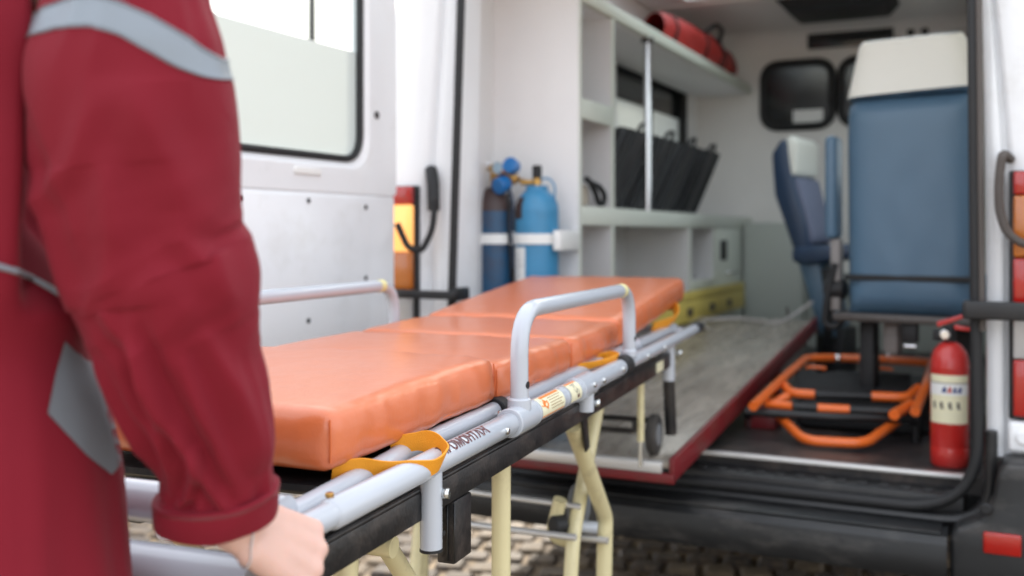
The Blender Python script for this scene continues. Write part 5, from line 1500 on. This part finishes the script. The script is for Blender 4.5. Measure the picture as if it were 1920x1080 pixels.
# ---- jacket body (elliptical rings in the person's frame)
JK = [(.66, .215, .150, 0), (.74, .212, .150, 0), (.84, .204, .149, 0), (.92, .195, .144, 0), (1.0, .189, .139, 0), (1.06, .182, .131, 0), (1.10, .176, .122, 0), (1.16, .185, .128, 0), (1.24, .192, .130, 0), (1.32, .195, .124, 0),
      (1.38, .200, .112, 0), (1.42, .182, .098, 0), (1.455, .125, .084, .005), (1.475, .078, .073, .01), (1.51, .076, .072, .015)]
def jk_at(z):
    i = 0
    while i < len(JK) - 2 and JK[i + 1][0] < z: i += 1
    t = (z - JK[i][0]) / (JK[i + 1][0] - JK[i][0])
    return cr(JK[max(0, i - 1)], JK[i], JK[i + 1], JK[min(len(JK) - 1, i + 2)], t)
def jacket_pt(z, a, off=0.0):
    _, rx, ry, cy = jk_at(z)
    u, w = math.cos(a), math.sin(a)
    f = 0.006 * noise.noise(Vector((u * 1.8, w * 1.8, z * 5)))
    kw = math.exp(-((z - 1.09) / .06) ** 2)
    f += 0.010 * max(0, min(1, (1.12 - z) / .2)) * (1 - abs(2 * noise.noise(Vector((u * 3.2, w * 3.2, z * 1.6 + 5))))) - .005
    f += 0.008 * max(0, min(1, (z - 1.08) / .1)) * (1 - abs(2 * noise.noise(Vector((u * 2.4 + z * 2, w * 2.4, z * 2.4))))) - .004
    f -= .006 * kw
    aw = (a + math.pi) % (2 * math.pi) - math.pi
    q_ = max(0, min(1, (aw - R(-19)) / R(11))) * max(0, min(1, (R(60) - aw) / R(20))); q_ = q_ * q_ * (3 - 2 * q_)
    f -= .075 * q_ * max(0, min(1, (z - 1.13) / .08)) * max(0, min(1, (1.46 - z) / .04))
    ex = 2.4
    su, sw = math.copysign(abs(u) ** (2 / ex), u), math.copysign(abs(w) ** (2 / ex), w)
    return W((rx + f + off) * su, cy + (ry + f + off) * sw, z)
jb = MB().grid(lambda u, v: jacket_pt(.66 + .85 * v, 2 * math.pi * u), 110, 130, closed_u=True)
jacket = jb.build("jacket", M_JACKET, per, 80)
MB().tube([W(.078 * math.cos(a / 20 * 2 * math.pi), .015 + .074 * math.sin(a / 20 * 2 * math.pi), 1.50) for a in range(20)], 0.008, 8, closed=True, flat=(0.02, 0.006)).build("collar", M_JACKET, per)
bvh = BVHTree.FromPolygons([v.co for v in jacket.data.vertices], [tuple(p.vertices) for p in jacket.data.polygons])
CAMP = Vector((0, 0, EYE))
def on_jacket(px, py, off):
    d = (P(px, py, 1.0) - CAMP).normalized()
    hit = bvh.ray_cast(CAMP, d)
    if hit[0] is None: return None
    return hit[0] - d * off
def patch(poly, off, name, m, n=26):
    """cloth patch stitched on the jacket; polygon given where it was surveyed"""
    xs_ = [p[0] for p in poly]; ys_ = [p[1] for p in poly]
    def inside(x, y):
        c = False
        for i in range(len(poly)):
            x1, y1 = poly[i]; x2, y2 = poly[i - 1]
            if (y1 > y) != (y2 > y) and x < (x2 - x1) * (y - y1) / (y2 - y1) + x1: c = not c
        return c
    # scanline quads clipped to the polygon
    mb = MB(); rows = []
    y0_, y1_ = min(ys_) + .01, max(ys_) - .01
    for j in range(n + 1):
        y = y0_ + (y1_ - y0_) * j / n
        cr_ = []
        for i in range(len(poly)):
            xa, ya = poly[i]; xb_, yb_ = poly[i - 1]
            if (ya > y) != (yb_ > y): cr_.append((xb_ - xa) * (y - ya) / (yb_ - ya) + xa)
        cr_.sort()
        rows.append((cr_[0], cr_[-1], y) if len(cr_) > 1 else None)
    vs = []; fs = []; K = 16
    idx = []
    for r_ in rows:
        if r_ is None: idx.append(None); continue
        row = []
        for k in range(K + 1):
            p = on_jacket(r_[0] + (r_[1] - r_[0]) * k / K, r_[2], off)
            row.append(None if p is None else len(vs))
            if p is not None: vs.append(p)
        idx.append(row)
    for a, b in zip(idx, idx[1:]):
        if a is None or b is None: continue
        for k in range(K):
            q = (a[k], a[k + 1], b[k + 1], b[k])
            if None not in q: fs.append(q)
    if not fs: return None
    mb.add(vs, fs, True)
    return mb.build(name, m, per, 80)
patch([(122, 640), (150, 668), (188, 672), (206, 740), (228, 790), (246, 838), (238, 862), (210, 890), (165, 855), (90, 775), (105, 700)], 0.0022, "pocket_flap", M_GREYP)
pb = on_jacket(219, 801, .004)
if pb is not None:
    MB().cyl(pb, pb + (CAMP - pb).normalized() * .004, .0075, 18, .001).build("snap_button", M_RUBBER, per)
pp = [on_jacket(x, y, .002) for x, y in ((-60, 486), (-20, 494), (0, 500), (30, 508), (60, 521), (90, 538), (115, 553), (140, 570), (170, 592))]
pp = [p for p in pp if p is not None]
if len(pp) > 2: MB().tube(pp, .0026, 8).build("piping", M_REFL, per)
# left sleeve
def arm_sleeve(a, b, c, ra, rb, rc):
    pts = fil([a, b, c], .12, False, 14); n = len(pts)
    rad = [(ra + (rb - ra) * (i / n * 2) if i < n / 2 else rb + (rc - rb) * (i / n * 2 - 1)) for i in range(n)]
    rad = [r_ * (1 + .05 * noise.noise(Vector((i * .6, 0, 0)))) for i, r_ in enumerate(rad)]
    return MB().tube(pts, 1, 24, radii=rad)
arm_sleeve(SHL + RR * .03, ELL, WRL.lerp(ELL, .12), .078, .068, .052).build("sleeve", M_JACKET, per)
# trousers and shoes
for s in (1, -1):
    n_ = 30; pts = [W(.10 * s, 0, .84 - .79 * i / n_) for i in range(n_ + 1)]
    rad = [(.115 - .05 * i / n_) * (1 + .05 * noise.noise(Vector((i * .35, s, 0)))) for i in range(n_ + 1)]
    MB().tube(pts, 1, 26, radii=rad).build("trouser_leg", M_JACKET, per)
    sh = cushion_fn(.048, .14, .085, .035, 0.004, (8, 10, 5)).build("shoe", M_SHOE, per)
    sh.matrix_local = Matrix.Translation(W(.105 * s, .045, 0.0)) @ Matrix.Rotation(SA, 4, 'Z')
# bracelet: thin chain near the wrist
bvb = BVHTree.FromPolygons([v.co for v in me2.vertices], [tuple(p.vertices) for p in me2.polygons])
ch = MB(); cen = P(448, 1000, .957); axw = (HKN - WR).normalized() + Vector((0, 0, .5)); axw.normalize()
u1 = axw.cross(Vector((0.2, 1, .1))).normalized(); u2 = axw.cross(u1)
links = []
for k in range(46):
    a = 2 * math.pi * k / 46
    d = u1 * math.cos(a) + u2 * math.sin(a)
    h = bvb.ray_cast(cen + d * .12, -d)
    links.append(h[0] + d * .0012 if h[0] is not None and (h[0] - cen).length < .06 else cen + d * .032)
for k, p in enumerate(links): ch.sphere(p, .0015, .0015, .0015, 6)
ch.tube(links, .0005, 5, closed=True)
ch.build("bracelet", M_CHROME, per)

# ================================================================== SURROUNDINGS
lpst = onZ(583, 700, 0.0)
lp0 = P(585, 300, 14.0)
lpp = empty("lamp_post", (lp0.x, lp0.y, 0), label="thin grey lamp post seen through the clear top of the rear door window", cat="lamp post")
MB().tube([(0, 0, 0), (0, 0, 3.0), (0, 0, 6.5)], .06, 14, radii=[.09, .07, .05]).build("pole", M_DKGREY, lpp)
MB().tube([(0, 0, 6.4), (0.2, 0, 6.7), (1.1, 0, 6.8)], .035, 10, .15).build("arm", M_DKGREY, lpp)
MB().box(0.9, 1.5, -.12, .12, 6.74, 6.86, .03).build("lamp_head", M_WHEELG, lpp)
